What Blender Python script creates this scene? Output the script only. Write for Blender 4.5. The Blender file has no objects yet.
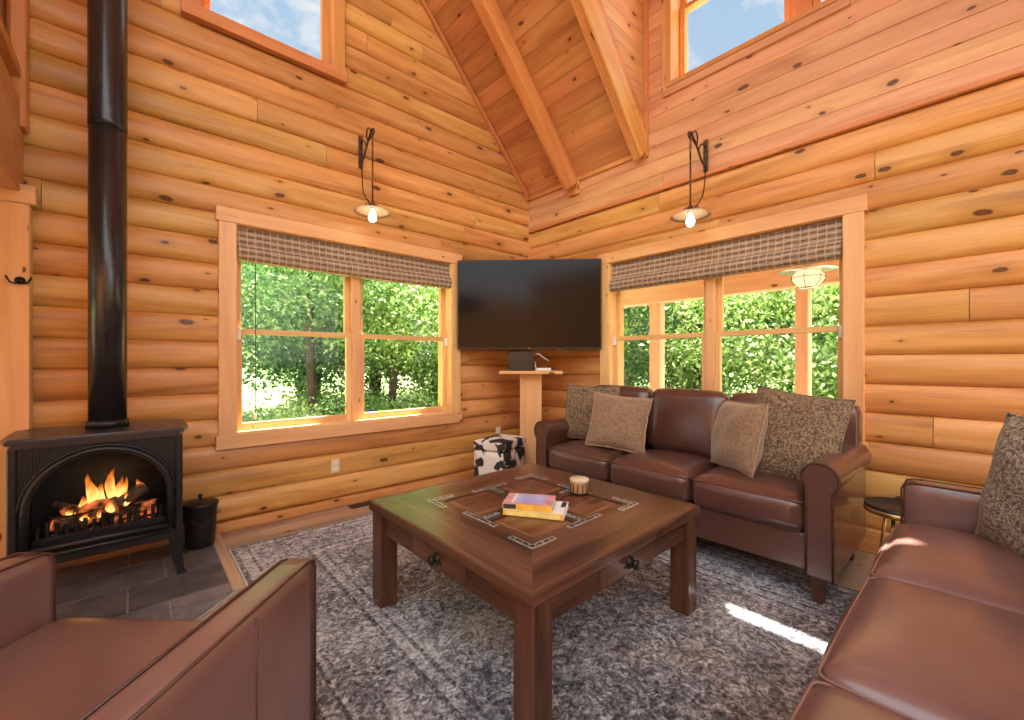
import bpy, math, random
import numpy as np
from mathutils import Matrix, Vector
random.seed(7); np.random.seed(7)
PI = math.pi
SC = bpy.context.scene
COL = SC.collection

# ------------------------------------------------------------------ materials
def newmat(name):
    m = bpy.data.materials.new(name); m.use_nodes = True
    nt = m.node_tree; nt.nodes.clear()
    out = nt.nodes.new('ShaderNodeOutputMaterial')
    b = nt.nodes.new('ShaderNodeBsdfPrincipled')
    nt.links.new(b.outputs[0], out.inputs[0])
    return m, nt, b, out
def N(nt, typ, **kw):
    n = nt.nodes.new(typ)
    for k, v in kw.items():
        if k in n.inputs: n.inputs[k].default_value = v
        else: setattr(n, k, v)
    return n
def L(nt, a, b): nt.links.new(a, b)
def ramp(nt, fac, stops, interp='LINEAR'):
    r = nt.nodes.new('ShaderNodeValToRGB'); r.color_ramp.interpolation = interp
    e = r.color_ramp.elements
    while len(e) < len(stops): e.new(.5)
    for i, (p, c) in enumerate(stops):
        e[i].position = p; e[i].color = (*c, 1) if len(c) == 3 else c
    if fac is not None: L(nt, fac, r.inputs[0])
    return r
def mixc(nt, fac, a, b, mode='MIX'):
    m = nt.nodes.new('ShaderNodeMix'); m.data_type = 'RGBA'; m.blend_type = mode
    for s, v in ((0, fac), (6, a), (7, b)):
        if hasattr(v, 'is_linked') or hasattr(v, 'links'): L(nt, v, m.inputs[s])
        elif isinstance(v, (int, float)): m.inputs[s].default_value = v
        else: m.inputs[s].default_value = (*v, 1)
    return m.outputs[2]
def math_(nt, op, a, b=None, c=None):
    m = nt.nodes.new('ShaderNodeMath'); m.operation = op
    for i, v in enumerate((a, b, c)):
        if v is None: continue
        if isinstance(v, (int, float)): m.inputs[i].default_value = v
        else: L(nt, v, m.inputs[i])
    return m.outputs[0]
def bump(nt, b, h, strength, dist=.01):
    n = N(nt, 'ShaderNodeBump'); n.inputs['Strength'].default_value = strength; n.inputs['Distance'].default_value = dist
    L(nt, h, n.inputs['Height']); L(nt, n.outputs[0], b.inputs['Normal'])
def mapping(nt, src, scale, loc=(0, 0, 0), rot=(0, 0, 0)):
    m = N(nt, 'ShaderNodeMapping'); m.inputs['Scale'].default_value = scale; m.inputs['Location'].default_value = loc
    m.inputs['Rotation'].default_value = rot
    L(nt, src, m.inputs[0]); return m.outputs[0]

def wood(name, c1, c2, c3, knot=(.075, .022, .01), knots=.5, rough=.42, var=.35, grain=1.0, kscale=1.0, bmp=.25):
    """u of the UV map runs along the grain, in metres"""
    m, nt, b, out = newmat(name)
    uv = N(nt, 'ShaderNodeUVMap').outputs[0]
    geo = N(nt, 'ShaderNodeNewGeometry')
    rnd = geo.outputs['Random Per Island']
    off = N(nt, 'ShaderNodeVectorMath', operation='MULTIPLY_ADD')
    L(nt, rnd, off.inputs[0]); off.inputs[1].default_value = (37.3, 91.7, 13.1); L(nt, uv, off.inputs[2])
    co = off.outputs[0]
    # slow figure + fine grain
    n1 = N(nt, 'ShaderNodeTexNoise', Scale=1.0, Detail=4.0, Roughness=.55, Distortion=.6); L(nt, mapping(nt, co, (.9, 9*grain, 1)), n1.inputs['Vector'])
    n2 = N(nt, 'ShaderNodeTexNoise', Scale=1.0, Detail=3.0, Roughness=.6); L(nt, mapping(nt, co, (3.5, 110*grain, 1)), n2.inputs['Vector'])
    n3 = N(nt, 'ShaderNodeTexNoise', Scale=1.0, Detail=2.0); L(nt, mapping(nt, co, (.5, 1.6, 1)), n3.inputs['Vector'])
    f = math_(nt, 'ADD', math_(nt, 'MULTIPLY', n1.outputs[0], .62), math_(nt, 'MULTIPLY', n2.outputs[0], .2))
    f = math_(nt, 'ADD', f, math_(nt, 'MULTIPLY', n3.outputs[0], .18))
    base = ramp(nt, f, [(.34, c3), (.5, c2), (.64, c1)]).outputs[0]
    # per-board tone
    hv = N(nt, 'ShaderNodeHueSaturation'); L(nt, base, hv.inputs['Color'])
    L(nt, math_(nt, 'ADD', math_(nt, 'MULTIPLY', rnd, var), 1 - var*.5), hv.inputs['Value'])
    r2 = math_(nt, 'FRACT', math_(nt, 'MULTIPLY', rnd, 17.31))
    L(nt, math_(nt, 'ADD', math_(nt, 'MULTIPLY', r2, .018), .491), hv.inputs['Hue'])
    col = hv.outputs[0]
    # knots
    if knots > 0:
        nz = N(nt, 'ShaderNodeTexNoise', Scale=9.0, Detail=2.0); L(nt, co, nz.inputs['Vector'])
        add = N(nt, 'ShaderNodeVectorMath', operation='MULTIPLY_ADD'); L(nt, nz.outputs['Color'], add.inputs[0]); add.inputs[1].default_value = (.05, .02, 0); L(nt, co, add.inputs[2])
        v = N(nt, 'ShaderNodeTexVoronoi', voronoi_dimensions='2D', Scale=1.0, Randomness=1.0)
        L(nt, mapping(nt, add.outputs[0], (2.6*kscale, 5.4*kscale, 1)), v.inputs['Vector'])
        sep = N(nt, 'ShaderNodeSeparateColor'); L(nt, v.outputs['Color'], sep.inputs[0])
        on = math_(nt, 'LESS_THAN', sep.outputs[0], knots)
        size = math_(nt, 'ADD', math_(nt, 'MULTIPLY', math_(nt, 'POWER', sep.outputs[1], 2.0), .09), .03)
        t = math_(nt, 'DIVIDE', v.outputs['Distance'], size)
        core = ramp(nt, t, [(.0, (.8,)*3), (.6, (1,)*3), (.85, (.7,)*3), (1, (0,)*3)]).outputs[0]
        kf = math_(nt, 'MULTIPLY', core, on)
        halo = math_(nt, 'MULTIPLY', ramp(nt, math_(nt, 'MULTIPLY', t, .28), [(.2, (.5,)*3), (1, (0,)*3)]).outputs[0], on)
        col = mixc(nt, halo, col, c3)
        col = mixc(nt, math_(nt, 'MULTIPLY', kf, .95), col, knot)
    L(nt, col, b.inputs['Base Color'])
    b.inputs['Roughness'].default_value = rough
    b.inputs['Specular IOR Level'].default_value = .4
    bump(nt, b, f, bmp, .004)
    return m

def plain(name, col, rough=.5, metal=0., spec=.5, noise=0., nscale=30., coat=0., bmp=0., sheen=0.):
    m, nt, b, out = newmat(name)
    b.inputs['Roughness'].default_value = rough; b.inputs['Metallic'].default_value = metal
    b.inputs['Specular IOR Level'].default_value = spec; b.inputs['Coat Weight'].default_value = coat
    b.inputs['Sheen Weight'].default_value = sheen
    tc = N(nt, 'ShaderNodeTexCoord').outputs['Object']
    n = N(nt, 'ShaderNodeTexNoise', Scale=nscale, Detail=4.0); L(nt, tc, n.inputs['Vector'])
    lo = tuple(c*(1-noise) for c in col); hi = tuple(min(1, c*(1+noise)) for c in col)
    L(nt, ramp(nt, n.outputs[0], [(.3, lo), (.7, hi)]).outputs[0], b.inputs['Base Color'])
    if bmp: bump(nt, b, n.outputs[0], bmp, .003)
    return m
def glow(name, col, s):
    m, nt, b, out = newmat(name); nt.nodes.remove(b)
    e = N(nt, 'ShaderNodeEmission', Strength=s); e.inputs[0].default_value = (*col, 1); L(nt, e.outputs[0], out.inputs[0]); return m

def leather(name, c, c2, rough=.36):
    m, nt, b, out = newmat(name)
    tc = N(nt, 'ShaderNodeTexCoord').outputs['Object']
    n = N(nt, 'ShaderNodeTexNoise', Scale=5.0, Detail=5.0, Roughness=.6); L(nt, tc, n.inputs['Vector'])
    v = N(nt, 'ShaderNodeTexVoronoi', Scale=260.0); L(nt, tc, v.inputs['Vector'])
    L(nt, ramp(nt, n.outputs[0], [(.3, c2), (.7, c)]).outputs[0], b.inputs['Base Color'])
    L(nt, ramp(nt, n.outputs[0], [(.3, (rough+.04,)*3), (.7, (rough-.02,)*3)]).outputs[0], b.inputs['Roughness'])
    b.inputs['Specular IOR Level'].default_value = .6
    b.inputs['Coat Weight'].default_value = .55; b.inputs['Coat Roughness'].default_value = .2
    n5 = N(nt, 'ShaderNodeTexNoise', Scale=4.0, Detail=0.0); L(nt, tc, n5.inputs['Vector'])
    h = math_(nt, 'ADD', math_(nt, 'MULTIPLY', v.outputs[0], .03), n5.outputs[0])
    bump(nt, b, h, .22, .012)
    return m

M = {}
M['log'] = wood('pine_log', (.74, .415, .165), (.64, .315, .094), (.40, .165, .042), knots=.5, rough=.36, var=.24)
M['board'] = wood('pine_board', (.71, .395, .21), (.62, .32, .15), (.46, .205, .085), knots=.42, rough=.42, var=.16, kscale=1.1)
M['ceil'] = wood('ceiling_pine', (.64, .31, .125), (.55, .235, .08), (.38, .14, .045), knots=.45, rough=.42, var=.3, kscale=1.1)
M['beam'] = wood('beam_pine', (.74, .37, .13), (.66, .30, .09), (.55, .22, .06), knots=.25, rough=.4, var=.1)
M['trim'] = wood('trim_pine', (.82, .52, .245), (.76, .445, .19), (.66, .34, .12), knots=.22, rough=.4, var=.1, kscale=1.3)
M['trimr'] = wood('trim_pine_red', (.72, .33, .12), (.62, .26, .085), (.5, .19, .055), knots=.2, rough=.4, var=.1)
M['floorw'] = wood('floor_oak', (.50, .37, .26), (.40, .28, .19), (.27, .175, .11), knots=.15, rough=.4, var=.5, kscale=1.2)
M['table'] = wood('table_walnut', (.15, .072, .038), (.092, .042, .022), (.032, .014, .008), knot=(.02, .009, .004), knots=.2, rough=.24, var=.35, grain=.8)
M['tablepanel'] = wood('table_panel', (.21, .092, .042), (.15, .06, .026), (.07, .027, .012), knot=(.03, .01, .005), knots=.2, rough=.26, var=.45)
M['leather'] = leather('brown_leather', (.115, .047, .034), (.075, .03, .022), rough=.29)
M['leather2'] = leather('tan_leather', (.215, .112, .097), (.165, .084, .073), rough=.29)
M['piping'] = plain('leather_piping', (.075, .03, .02), .4, noise=.2)
M['stitch'] = plain('pale_piping', (.24, .125, .095), .38)
M['legwood'] = plain('dark_leg_wood', (.06, .022, .013), .32, noise=.35, nscale=12)
M['iron'] = plain('cast_iron', (.009, .009, .011), .4, metal=.0, spec=.42, noise=.25, nscale=60, bmp=.15)
M['irontop'] = plain('cast_iron_top', (.032, .026, .029), .3, metal=.0, spec=.5, noise=.2, nscale=40)
M['pipe'] = plain('black_pipe_steel', (.022, .022, .026), .27, metal=.25, spec=.7, noise=.15, nscale=8)
M['firebox'] = plain('firebox', (.012, .011, .011), .8, noise=.3)
M['ember'] = glow('ember', (1, .22, .05), 1.6)
M['tvscreen'] = plain('tv_screen', (.004, .004, .005), .14, spec=.22)
M['blackplastic'] = plain('black_plastic', (.012, .012, .013), .35, noise=.1)
M['whiteplastic'] = plain('white_plastic', (.78, .76, .70), .4)
M['cream'] = plain('cream_plastic', (.72, .60, .42), .4)
M['bronze'] = plain('aged_bronze', (.10, .065, .045), .45, metal=.7, noise=.4, nscale=40)
M['darkmetal'] = plain('dark_hook_metal', (.03, .022, .018), .4, metal=.6, noise=.3)
M['steel'] = plain('worn_steel', (.62, .62, .64), .34, metal=.8, noise=.45, nscale=70)
M['shade_in'] = plain('enamel_shade', (.62, .47, .36), .4, noise=.08)
M['gold'] = plain('brushed_gold', (.75, .50, .20), .3, metal=.9, noise=.1)
M['bulb'] = glow('bulb_glow', (1, .80, .50), 14.)
M['lanternglow'] = glow('lantern_glow', (1, .66, .30), 2.6)
M['rugpad'] = plain('rug_binding', (.62, .60, .56), .9, noise=.2)
M['grout'] = plain('hearth_grout', (.34, .31, .29), .85, noise=.2)
M['porchwood'] = wood('porch_pine', (.88, .64, .46), (.82, .56, .38), (.70, .45, .29), knots=.05, rough=.6, var=.15)
M['bark'] = plain('tree_bark', (.09, .065, .05), .9, noise=.4, nscale=6, bmp=.5)

def m_slate():
    m, nt, b, out = newmat('slate_tile')
    tc = N(nt, 'ShaderNodeTexCoord').outputs['Object']; g = N(nt, 'ShaderNodeNewGeometry').outputs['Random Per Island']
    n = N(nt, 'ShaderNodeTexNoise', Scale=7.0, Detail=8.0, Roughness=.65); L(nt, tc, n.inputs['Vector'])
    c = ramp(nt, n.outputs[0], [(.3, (.055, .055, .065)), (.5, (.12, .115, .125)), (.7, (.21, .18, .165))]).outputs[0]
    hv = N(nt, 'ShaderNodeHueSaturation'); L(nt, c, hv.inputs['Color']); L(nt, math_(nt, 'ADD', math_(nt, 'MULTIPLY', g, .7), .65), hv.inputs['Value'])
    L(nt, hv.outputs[0], b.inputs['Base Color']); b.inputs['Roughness'].default_value = .36
    bump(nt, b, n.outputs[0], .35, .01); return m
M['slate'] = m_slate()

def m_rug():
    """faded oriental pattern in grey, blue and beige; object coordinates in metres from the rug's far left corner"""
    m, nt, b, out = newmat('oriental_rug')
    tc = N(nt, 'ShaderNodeTexCoord').outputs['Object']
    sp = N(nt, 'ShaderNodeSeparateXYZ'); L(nt, tc, sp.inputs[0]); x, y = sp.outputs[0], math_(nt, 'MULTIPLY', sp.outputs[1], -1)
    W, H = RUG_W, RUG_H
    dx = math_(nt, 'MINIMUM', x, math_(nt, 'SUBTRACT', W, x)); dy = math_(nt, 'MINIMUM', y, math_(nt, 'SUBTRACT', H, y))
    d = math_(nt, 'MINIMUM', dx, dy)
    # flower-like rings
    wob = N(nt, 'ShaderNodeTexNoise', Scale=16.0, Detail=3.0); L(nt, tc, wob.inputs['Vector'])
    wv = N(nt, 'ShaderNodeVectorMath', operation='MULTIPLY_ADD'); L(nt, wob.outputs['Color'], wv.inputs[0]); wv.inputs[1].default_value = (.09, .09, 0); L(nt, tc, wv.inputs[2])
    def vor(scale, feat='F1', rnd=.75, src=None):
        v = N(nt, 'ShaderNodeTexVoronoi', voronoi_dimensions='2D', feature=feat, Scale=scale, Randomness=rnd); L(nt, src or wv.outputs[0], v.inputs['Vector']); return v
    v1, v2, v3 = vor(2.6, 'F1', .25), vor(15.), vor(60.)
    ve = vor(9., 'DISTANCE_TO_EDGE')
    n14 = N(nt, 'ShaderNodeTexNoise', Scale=15.0, Detail=3.0, Distortion=1.5); L(nt, tc, n14.inputs['Vector'])
    msk = ramp(nt, n14.outputs[0], [(.4, (0,)*3), (.6, (1,)*3)]).outputs[0]
    ring = math_(nt, 'SINE', math_(nt, 'MULTIPLY', v1.outputs['Distance'], 52.))
    petal = math_(nt, 'SINE', math_(nt, 'MULTIPLY', v2.outputs['Distance'], 19.))
    vine = math_(nt, 'MULTIPLY', math_(nt, 'LESS_THAN', ve.outputs['Distance'], .08), msk)
    s3 = N(nt, 'ShaderNodeSeparateColor'); L(nt, v3.outputs['Color'], s3.inputs[0])
    f = math_(nt, 'ADD', math_(nt, 'MULTIPLY', math_(nt, 'MULTIPLY', ring, n14.outputs[0]), .11), math_(nt, 'MULTIPLY', math_(nt, 'MULTIPLY', petal, msk), .13))
    f = math_(nt, 'ADD', f, math_(nt, 'MULTIPLY', math_(nt, 'SUBTRACT', s3.outputs[0], .5), .20))
    big = N(nt, 'ShaderNodeTexNoise', Scale=1.5, Detail=4.0); L(nt, tc, big.inputs['Vector'])
    wear = N(nt, 'ShaderNodeTexNoise', Scale=75.0, Detail=8.0, Roughness=.8); L(nt, tc, wear.inputs['Vector'])
    f = math_(nt, 'ADD', f, math_(nt, 'MULTIPLY', math_(nt, 'SUBTRACT', wear.outputs[0], .5), 1.5))
    f = math_(nt, 'ADD', f, math_(nt, 'MULTIPLY', math_(nt, 'SUBTRACT', n14.outputs[0], .5), .75))
    f = math_(nt, 'ADD', f, math_(nt, 'MULTIPLY', math_(nt, 'SUBTRACT', big.outputs[0], .5), .7))
    f = math_(nt, 'ADD', f, .53)
    # bands of the border
    bands = ramp(nt, math_(nt, 'DIVIDE', d, 1.0), [(0, (.15,)*3), (.02, (.62,)*3), (.075, (.2,)*3), (.09, (.7,)*3), (.11, (.45,)*3), (.36, (.2,)*3), (.385, (.68,)*3), (.43, (.25,)*3), (.45, (.66,)*3), (.49, (.4,)*3)], 'CONSTANT').outputs[0]
    f = math_(nt, 'ADD', f, math_(nt, 'MULTIPLY', math_(nt, 'SUBTRACT', bands, .45), .42))
    f = math_(nt, 'SUBTRACT', f, math_(nt, 'MULTIPLY', vine, .13))
    cool = ramp(nt, f, [(.15, (.035, .035, .042)), (.38, (.125, .127, .145)), (.6, (.33, .335, .36)), (.85, (.62, .62, .61))]).outputs[0]
    warm = ramp(nt, f, [(.15, (.035, .028, .024)), (.38, (.14, .112, .09)), (.6, (.36, .30, .235)), (.85, (.60, .55, .47))]).outputs[0]
    sc = N(nt, 'ShaderNodeSeparateColor'); L(nt, v1.outputs['Color'], sc.inputs[0])
    wn = N(nt, 'ShaderNodeTexNoise', Scale=2.3, Detail=3.0); L(nt, mapping(nt, tc, (1, 1, 1), (.35, .1, 0)), wn.inputs['Vector'])
    wsel = ramp(nt, wn.outputs[0], [(.47, (0,)*3), (.62, (1,)*3)]).outputs[0]
    inner = math_(nt, 'GREATER_THAN', d, .49)
    wf = math_(nt, 'ADD', math_(nt, 'MULTIPLY', math_(nt, 'MULTIPLY', wsel, inner), .55), .12)
    L(nt, mixc(nt, wf, cool, warm), b.inputs['Base Color'])
    b.inputs['Roughness'].default_value = .95; b.inputs['Specular IOR Level'].default_value = .1
    pile = N(nt, 'ShaderNodeTexNoise', Scale=420.0, Detail=2.0); L(nt, tc, pile.inputs['Vector'])
    bump(nt, b, pile.outputs[0], .5, .004)
    return m
RUG_W, RUG_H = 2.44, 3.75
M['rug'] = m_rug()

def m_paisley(name, dark, mid, light, scale=9.0):
    m, nt, b, out = newmat(name)
    tc = N(nt, 'ShaderNodeTexCoord').outputs['Object']
    n = N(nt, 'ShaderNodeTexNoise', Scale=7.0, Detail=2.0); L(nt, tc, n.inputs['Vector'])
    wv = N(nt, 'ShaderNodeVectorMath', operation='MULTIPLY_ADD'); L(nt, n.outputs['Color'], wv.inputs[0]); wv.inputs[1].default_value = (.16, .16, .16); L(nt, tc, wv.inputs[2])
    v = N(nt, 'ShaderNodeTexVoronoi', Scale=scale); L(nt, wv.outputs[0], v.inputs['Vector'])
    w = math_(nt, 'SINE', math_(nt, 'MULTIPLY', v.outputs['Distance'], 26.))
    v2 = N(nt, 'ShaderNodeTexVoronoi', Scale=scale*3.2); L(nt, wv.outputs[0], v2.inputs['Vector'])
    w2 = math_(nt, 'SINE', math_(nt, 'MULTIPLY', v2.outputs['Distance'], 16.))
    v3 = N(nt, 'ShaderNodeTexVoronoi', Scale=scale*2.2); L(nt, tc, v3.inputs['Vector'])
    dots = math_(nt, 'LESS_THAN', v3.outputs['Distance'], .22)
    fz = N(nt, 'ShaderNodeTexNoise', Scale=60.0, Detail=3.0); L(nt, tc, fz.inputs['Vector'])
    f = math_(nt, 'ADD', math_(nt, 'MULTIPLY', w, .10), math_(nt, 'MULTIPLY', w2, .17))
    f = math_(nt, 'ADD', f, math_(nt, 'MULTIPLY', fz.outputs[0], .8))
    c = ramp(nt, f, [(.15, dark), (.38, mid), (.6, light)]).outputs[0]
    c = mixc(nt, math_(nt, 'MULTIPLY', dots, .75), c, dark)
    L(nt, c, b.inputs['Base Color']); b.inputs['Roughness'].default_value = .8; b.inputs['Sheen Weight'].default_value = .2
    bump(nt, b, f, .5, .006); return m
M['paisley'] = m_paisley('paisley_brown', (.055, .034, .018), (.15, .092, .046), (.29, .20, .105), 14.)
M['paisleyg'] = m_paisley('paisley_grey', (.06, .05, .04), (.20, .165, .125), (.42, .37, .29), 13.)
M['taupe'] = plain('taupe_chenille', (.24, .15, .085), .9, noise=.3, nscale=55, bmp=.6, sheen=.4)
M['taupeedge'] = plain('taupe_piping', (.36, .23, .135), .85, noise=.15, nscale=60)

def m_woven():
    m, nt, b, out = newmat('woven_reed')
    uv = N(nt, 'ShaderNodeUVMap').outputs[0]
    sp = N(nt, 'ShaderNodeSeparateXYZ'); L(nt, uv, sp.inputs[0]); u, v = sp.outputs[0], sp.outputs[1]
    reed = math_(nt, 'SINE', math_(nt, 'MULTIPLY', v, 2*PI/.011))
    big = math_(nt, 'SINE', math_(nt, 'MULTIPLY', v, 2*PI/.045))
    th = math_(nt, 'LESS_THAN', math_(nt, 'FRACT', math_(nt, 'DIVIDE', u, .052)), .17)
    n = N(nt, 'ShaderNodeTexNoise', Scale=1.0, Detail=3.0); L(nt, mapping(nt, uv, (14, 120, 1)), n.inputs['Vector'])
    f = math_(nt, 'ADD', math_(nt, 'ADD', math_(nt, 'MULTIPLY', reed, .10), math_(nt, 'MULTIPLY', big, .2)), math_(nt, 'ADD', math_(nt, 'MULTIPLY', n.outputs[0], .8), .1))
    c = ramp(nt, f, [(.2, (.08, .048, .03)), (.5, (.30, .20, .135)), (.8, (.56, .42, .30))]).outputs[0]
    c = mixc(nt, math_(nt, 'MULTIPLY', th, .5), c, (.62, .47, .33))
    L(nt, c, b.inputs['Base Color']); b.inputs['Roughness'].default_value = .8
    bump(nt, b, math_(nt, 'ADD', reed, th), .4, .003); return m
M['woven'] = m_woven()

def m_glass():
    m, nt, b, out = newmat('pane_glass'); nt.nodes.remove(b)
    t = N(nt, 'ShaderNodeBsdfTransparent'); t.inputs[0].default_value = (.97, .985, .98, 1)
    g = N(nt, 'ShaderNodeBsdfGlossy'); g.inputs['Roughness'].default_value = .02
    mx = N(nt, 'ShaderNodeMixShader'); mx.inputs[0].default_value = .012
    L(nt, t.outputs[0], mx.inputs[1]); L(nt, g.outputs[0], mx.inputs[2]); L(nt, mx.outputs[0], out.inputs[0]); return m
M['glass'] = m_glass()

def m_leaf(name, c1, c2, c3):
    m, nt, b, out = newmat(name); nt.nodes.remove(b)
    g = N(nt, 'ShaderNodeNewGeometry').outputs['Random Per Island']
    c = ramp(nt, g, [(0, c1), (.5, c2), (1, c3)]).outputs[0]  # palest leaves have sunlit highlights put into their colour
    d = N(nt, 'ShaderNodeBsdfDiffuse'); t = N(nt, 'ShaderNodeBsdfTranslucent'); gl = N(nt, 'ShaderNodeBsdfGlossy'); gl.inputs['Roughness'].default_value = .4
    L(nt, c, d.inputs[0]); L(nt, c, t.inputs[0])
    mx = N(nt, 'ShaderNodeMixShader'); mx.inputs[0].default_value = .45
    L(nt, d.outputs[0], mx.inputs[1]); L(nt, t.outputs[0], mx.inputs[2])
    m2 = N(nt, 'ShaderNodeMixShader'); m2.inputs[0].default_value = .07
    L(nt, mx.outputs[0], m2.inputs[1]); L(nt, gl.outputs[0], m2.inputs[2]); L(nt, m2.outputs[0], out.inputs[0]); return m
M['leafa'] = m_leaf('leaf_bright', (.17, .32, .06), (.40, .60, .17), (.80, .90, .52))
M['leafb'] = m_leaf('leaf_mid', (.08, .21, .05), (.22, .44, .12), (.62, .78, .40))
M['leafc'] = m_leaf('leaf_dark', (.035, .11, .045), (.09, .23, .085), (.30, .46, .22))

def m_cow():
    m, nt, b, out = newmat('cowhide')
    tc = N(nt, 'ShaderNodeTexCoord').outputs['Object']
    n = N(nt, 'ShaderNodeTexNoise', Scale=5.2, Detail=2.0, Distortion=.6); L(nt, mapping(nt, tc, (1, 1, 1), (2.9, .75, 1.3)), n.inputs['Vector'])
    L(nt, ramp(nt, n.outputs[0], [(.46, (.025, .02, .018)), (.49, (.72, .66, .58))]).outputs[0], b.inputs['Base Color'])
    b.inputs['Roughness'].default_value = .75; return m
M['cow'] = m_cow()
def m_firelog():
    m, nt, b, out = newmat('charred_log')
    tc = N(nt, 'ShaderNodeTexCoord').outputs['Object']
    n = N(nt, 'ShaderNodeTexNoise', Scale=28.0, Detail=5.0); L(nt, tc, n.inputs['Vector'])
    L(nt, ramp(nt, n.outputs[0], [(.35, (.015, .01, .008)), (.7, (.16, .075, .04))]).outputs[0], b.inputs['Base Color'])
    n2 = N(nt, 'ShaderNodeTexNoise', Scale=11.0, Detail=3.0); L(nt, tc, n2.inputs['Vector'])
    b.inputs['Emission Color'].default_value = (1, .2, .04, 1)
    L(nt, ramp(nt, n2.outputs[0], [(.56, (0,)*3), (.72, (1.2,)*3)]).outputs[0], b.inputs['Emission Strength'])
    b.inputs['Roughness'].default_value = .9; bump(nt, b, n.outputs[0], .6, .01); return m
M['firelog'] = m_firelog()
def m_flame():
    m, nt, b, out = newmat('flame'); nt.nodes.remove(b)
    uv = N(nt, 'ShaderNodeUVMap').outputs[0]; sp = N(nt, 'ShaderNodeSeparateXYZ'); L(nt, uv, sp.inputs[0])
    tc = N(nt, 'ShaderNodeTexCoord').outputs['Object']
    n = N(nt, 'ShaderNodeTexNoise', Scale=26.0, Detail=3.0); L(nt, mapping(nt, tc, (1.6, 1.6, .5)), n.inputs['Vector'])
    f = math_(nt, 'ADD', sp.outputs[1], math_(nt, 'MULTIPLY', math_(nt, 'SUBTRACT', n.outputs[0], .5), .9))
    c = ramp(nt, f, [(.0, (1, .62, .22)), (.35, (1, .55, .13)), (.65, (1, .26, .03)), (1, (.75, .08, .01))]).outputs[0]
    e = N(nt, 'ShaderNodeEmission'); L(nt, c, e.inputs[0])
    L(nt, ramp(nt, f, [(0, (2.6,)*3), (.45, (2.0,)*3), (1, (.9,)*3)]).outputs[0], e.inputs[1])
    t = N(nt, 'ShaderNodeBsdfTransparent'); mx = N(nt, 'ShaderNodeMixShader')
    L(nt, ramp(nt, f, [(.35, (.12,)*3), (.75, (.5,)*3), (1.0, (.95,)*3)]).outputs[0], mx.inputs[0])
    L(nt, e.outputs[0], mx.inputs[1]); L(nt, t.outputs[0], mx.inputs[2]); L(nt, mx.outputs[0], out.inputs[0]); return m
M['flame'] = m_flame()
def m_ground():
    m, nt, b, out = newmat('forest_floor')
    tc = N(nt, 'ShaderNodeTexCoord').outputs['Object']
    n = N(nt, 'ShaderNodeTexNoise', Scale=.6, Detail=6.0); L(nt, tc, n.inputs['Vector'])
    L(nt, ramp(nt, n.outputs[0], [(.35, (.10, .17, .05)), (.55, (.26, .33, .12)), (.7, (.45, .42, .28))]).outputs[0], b.inputs['Base Color'])
    b.inputs['Roughness'].default_value = 1; return m
M['ground'] = m_ground()

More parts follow.
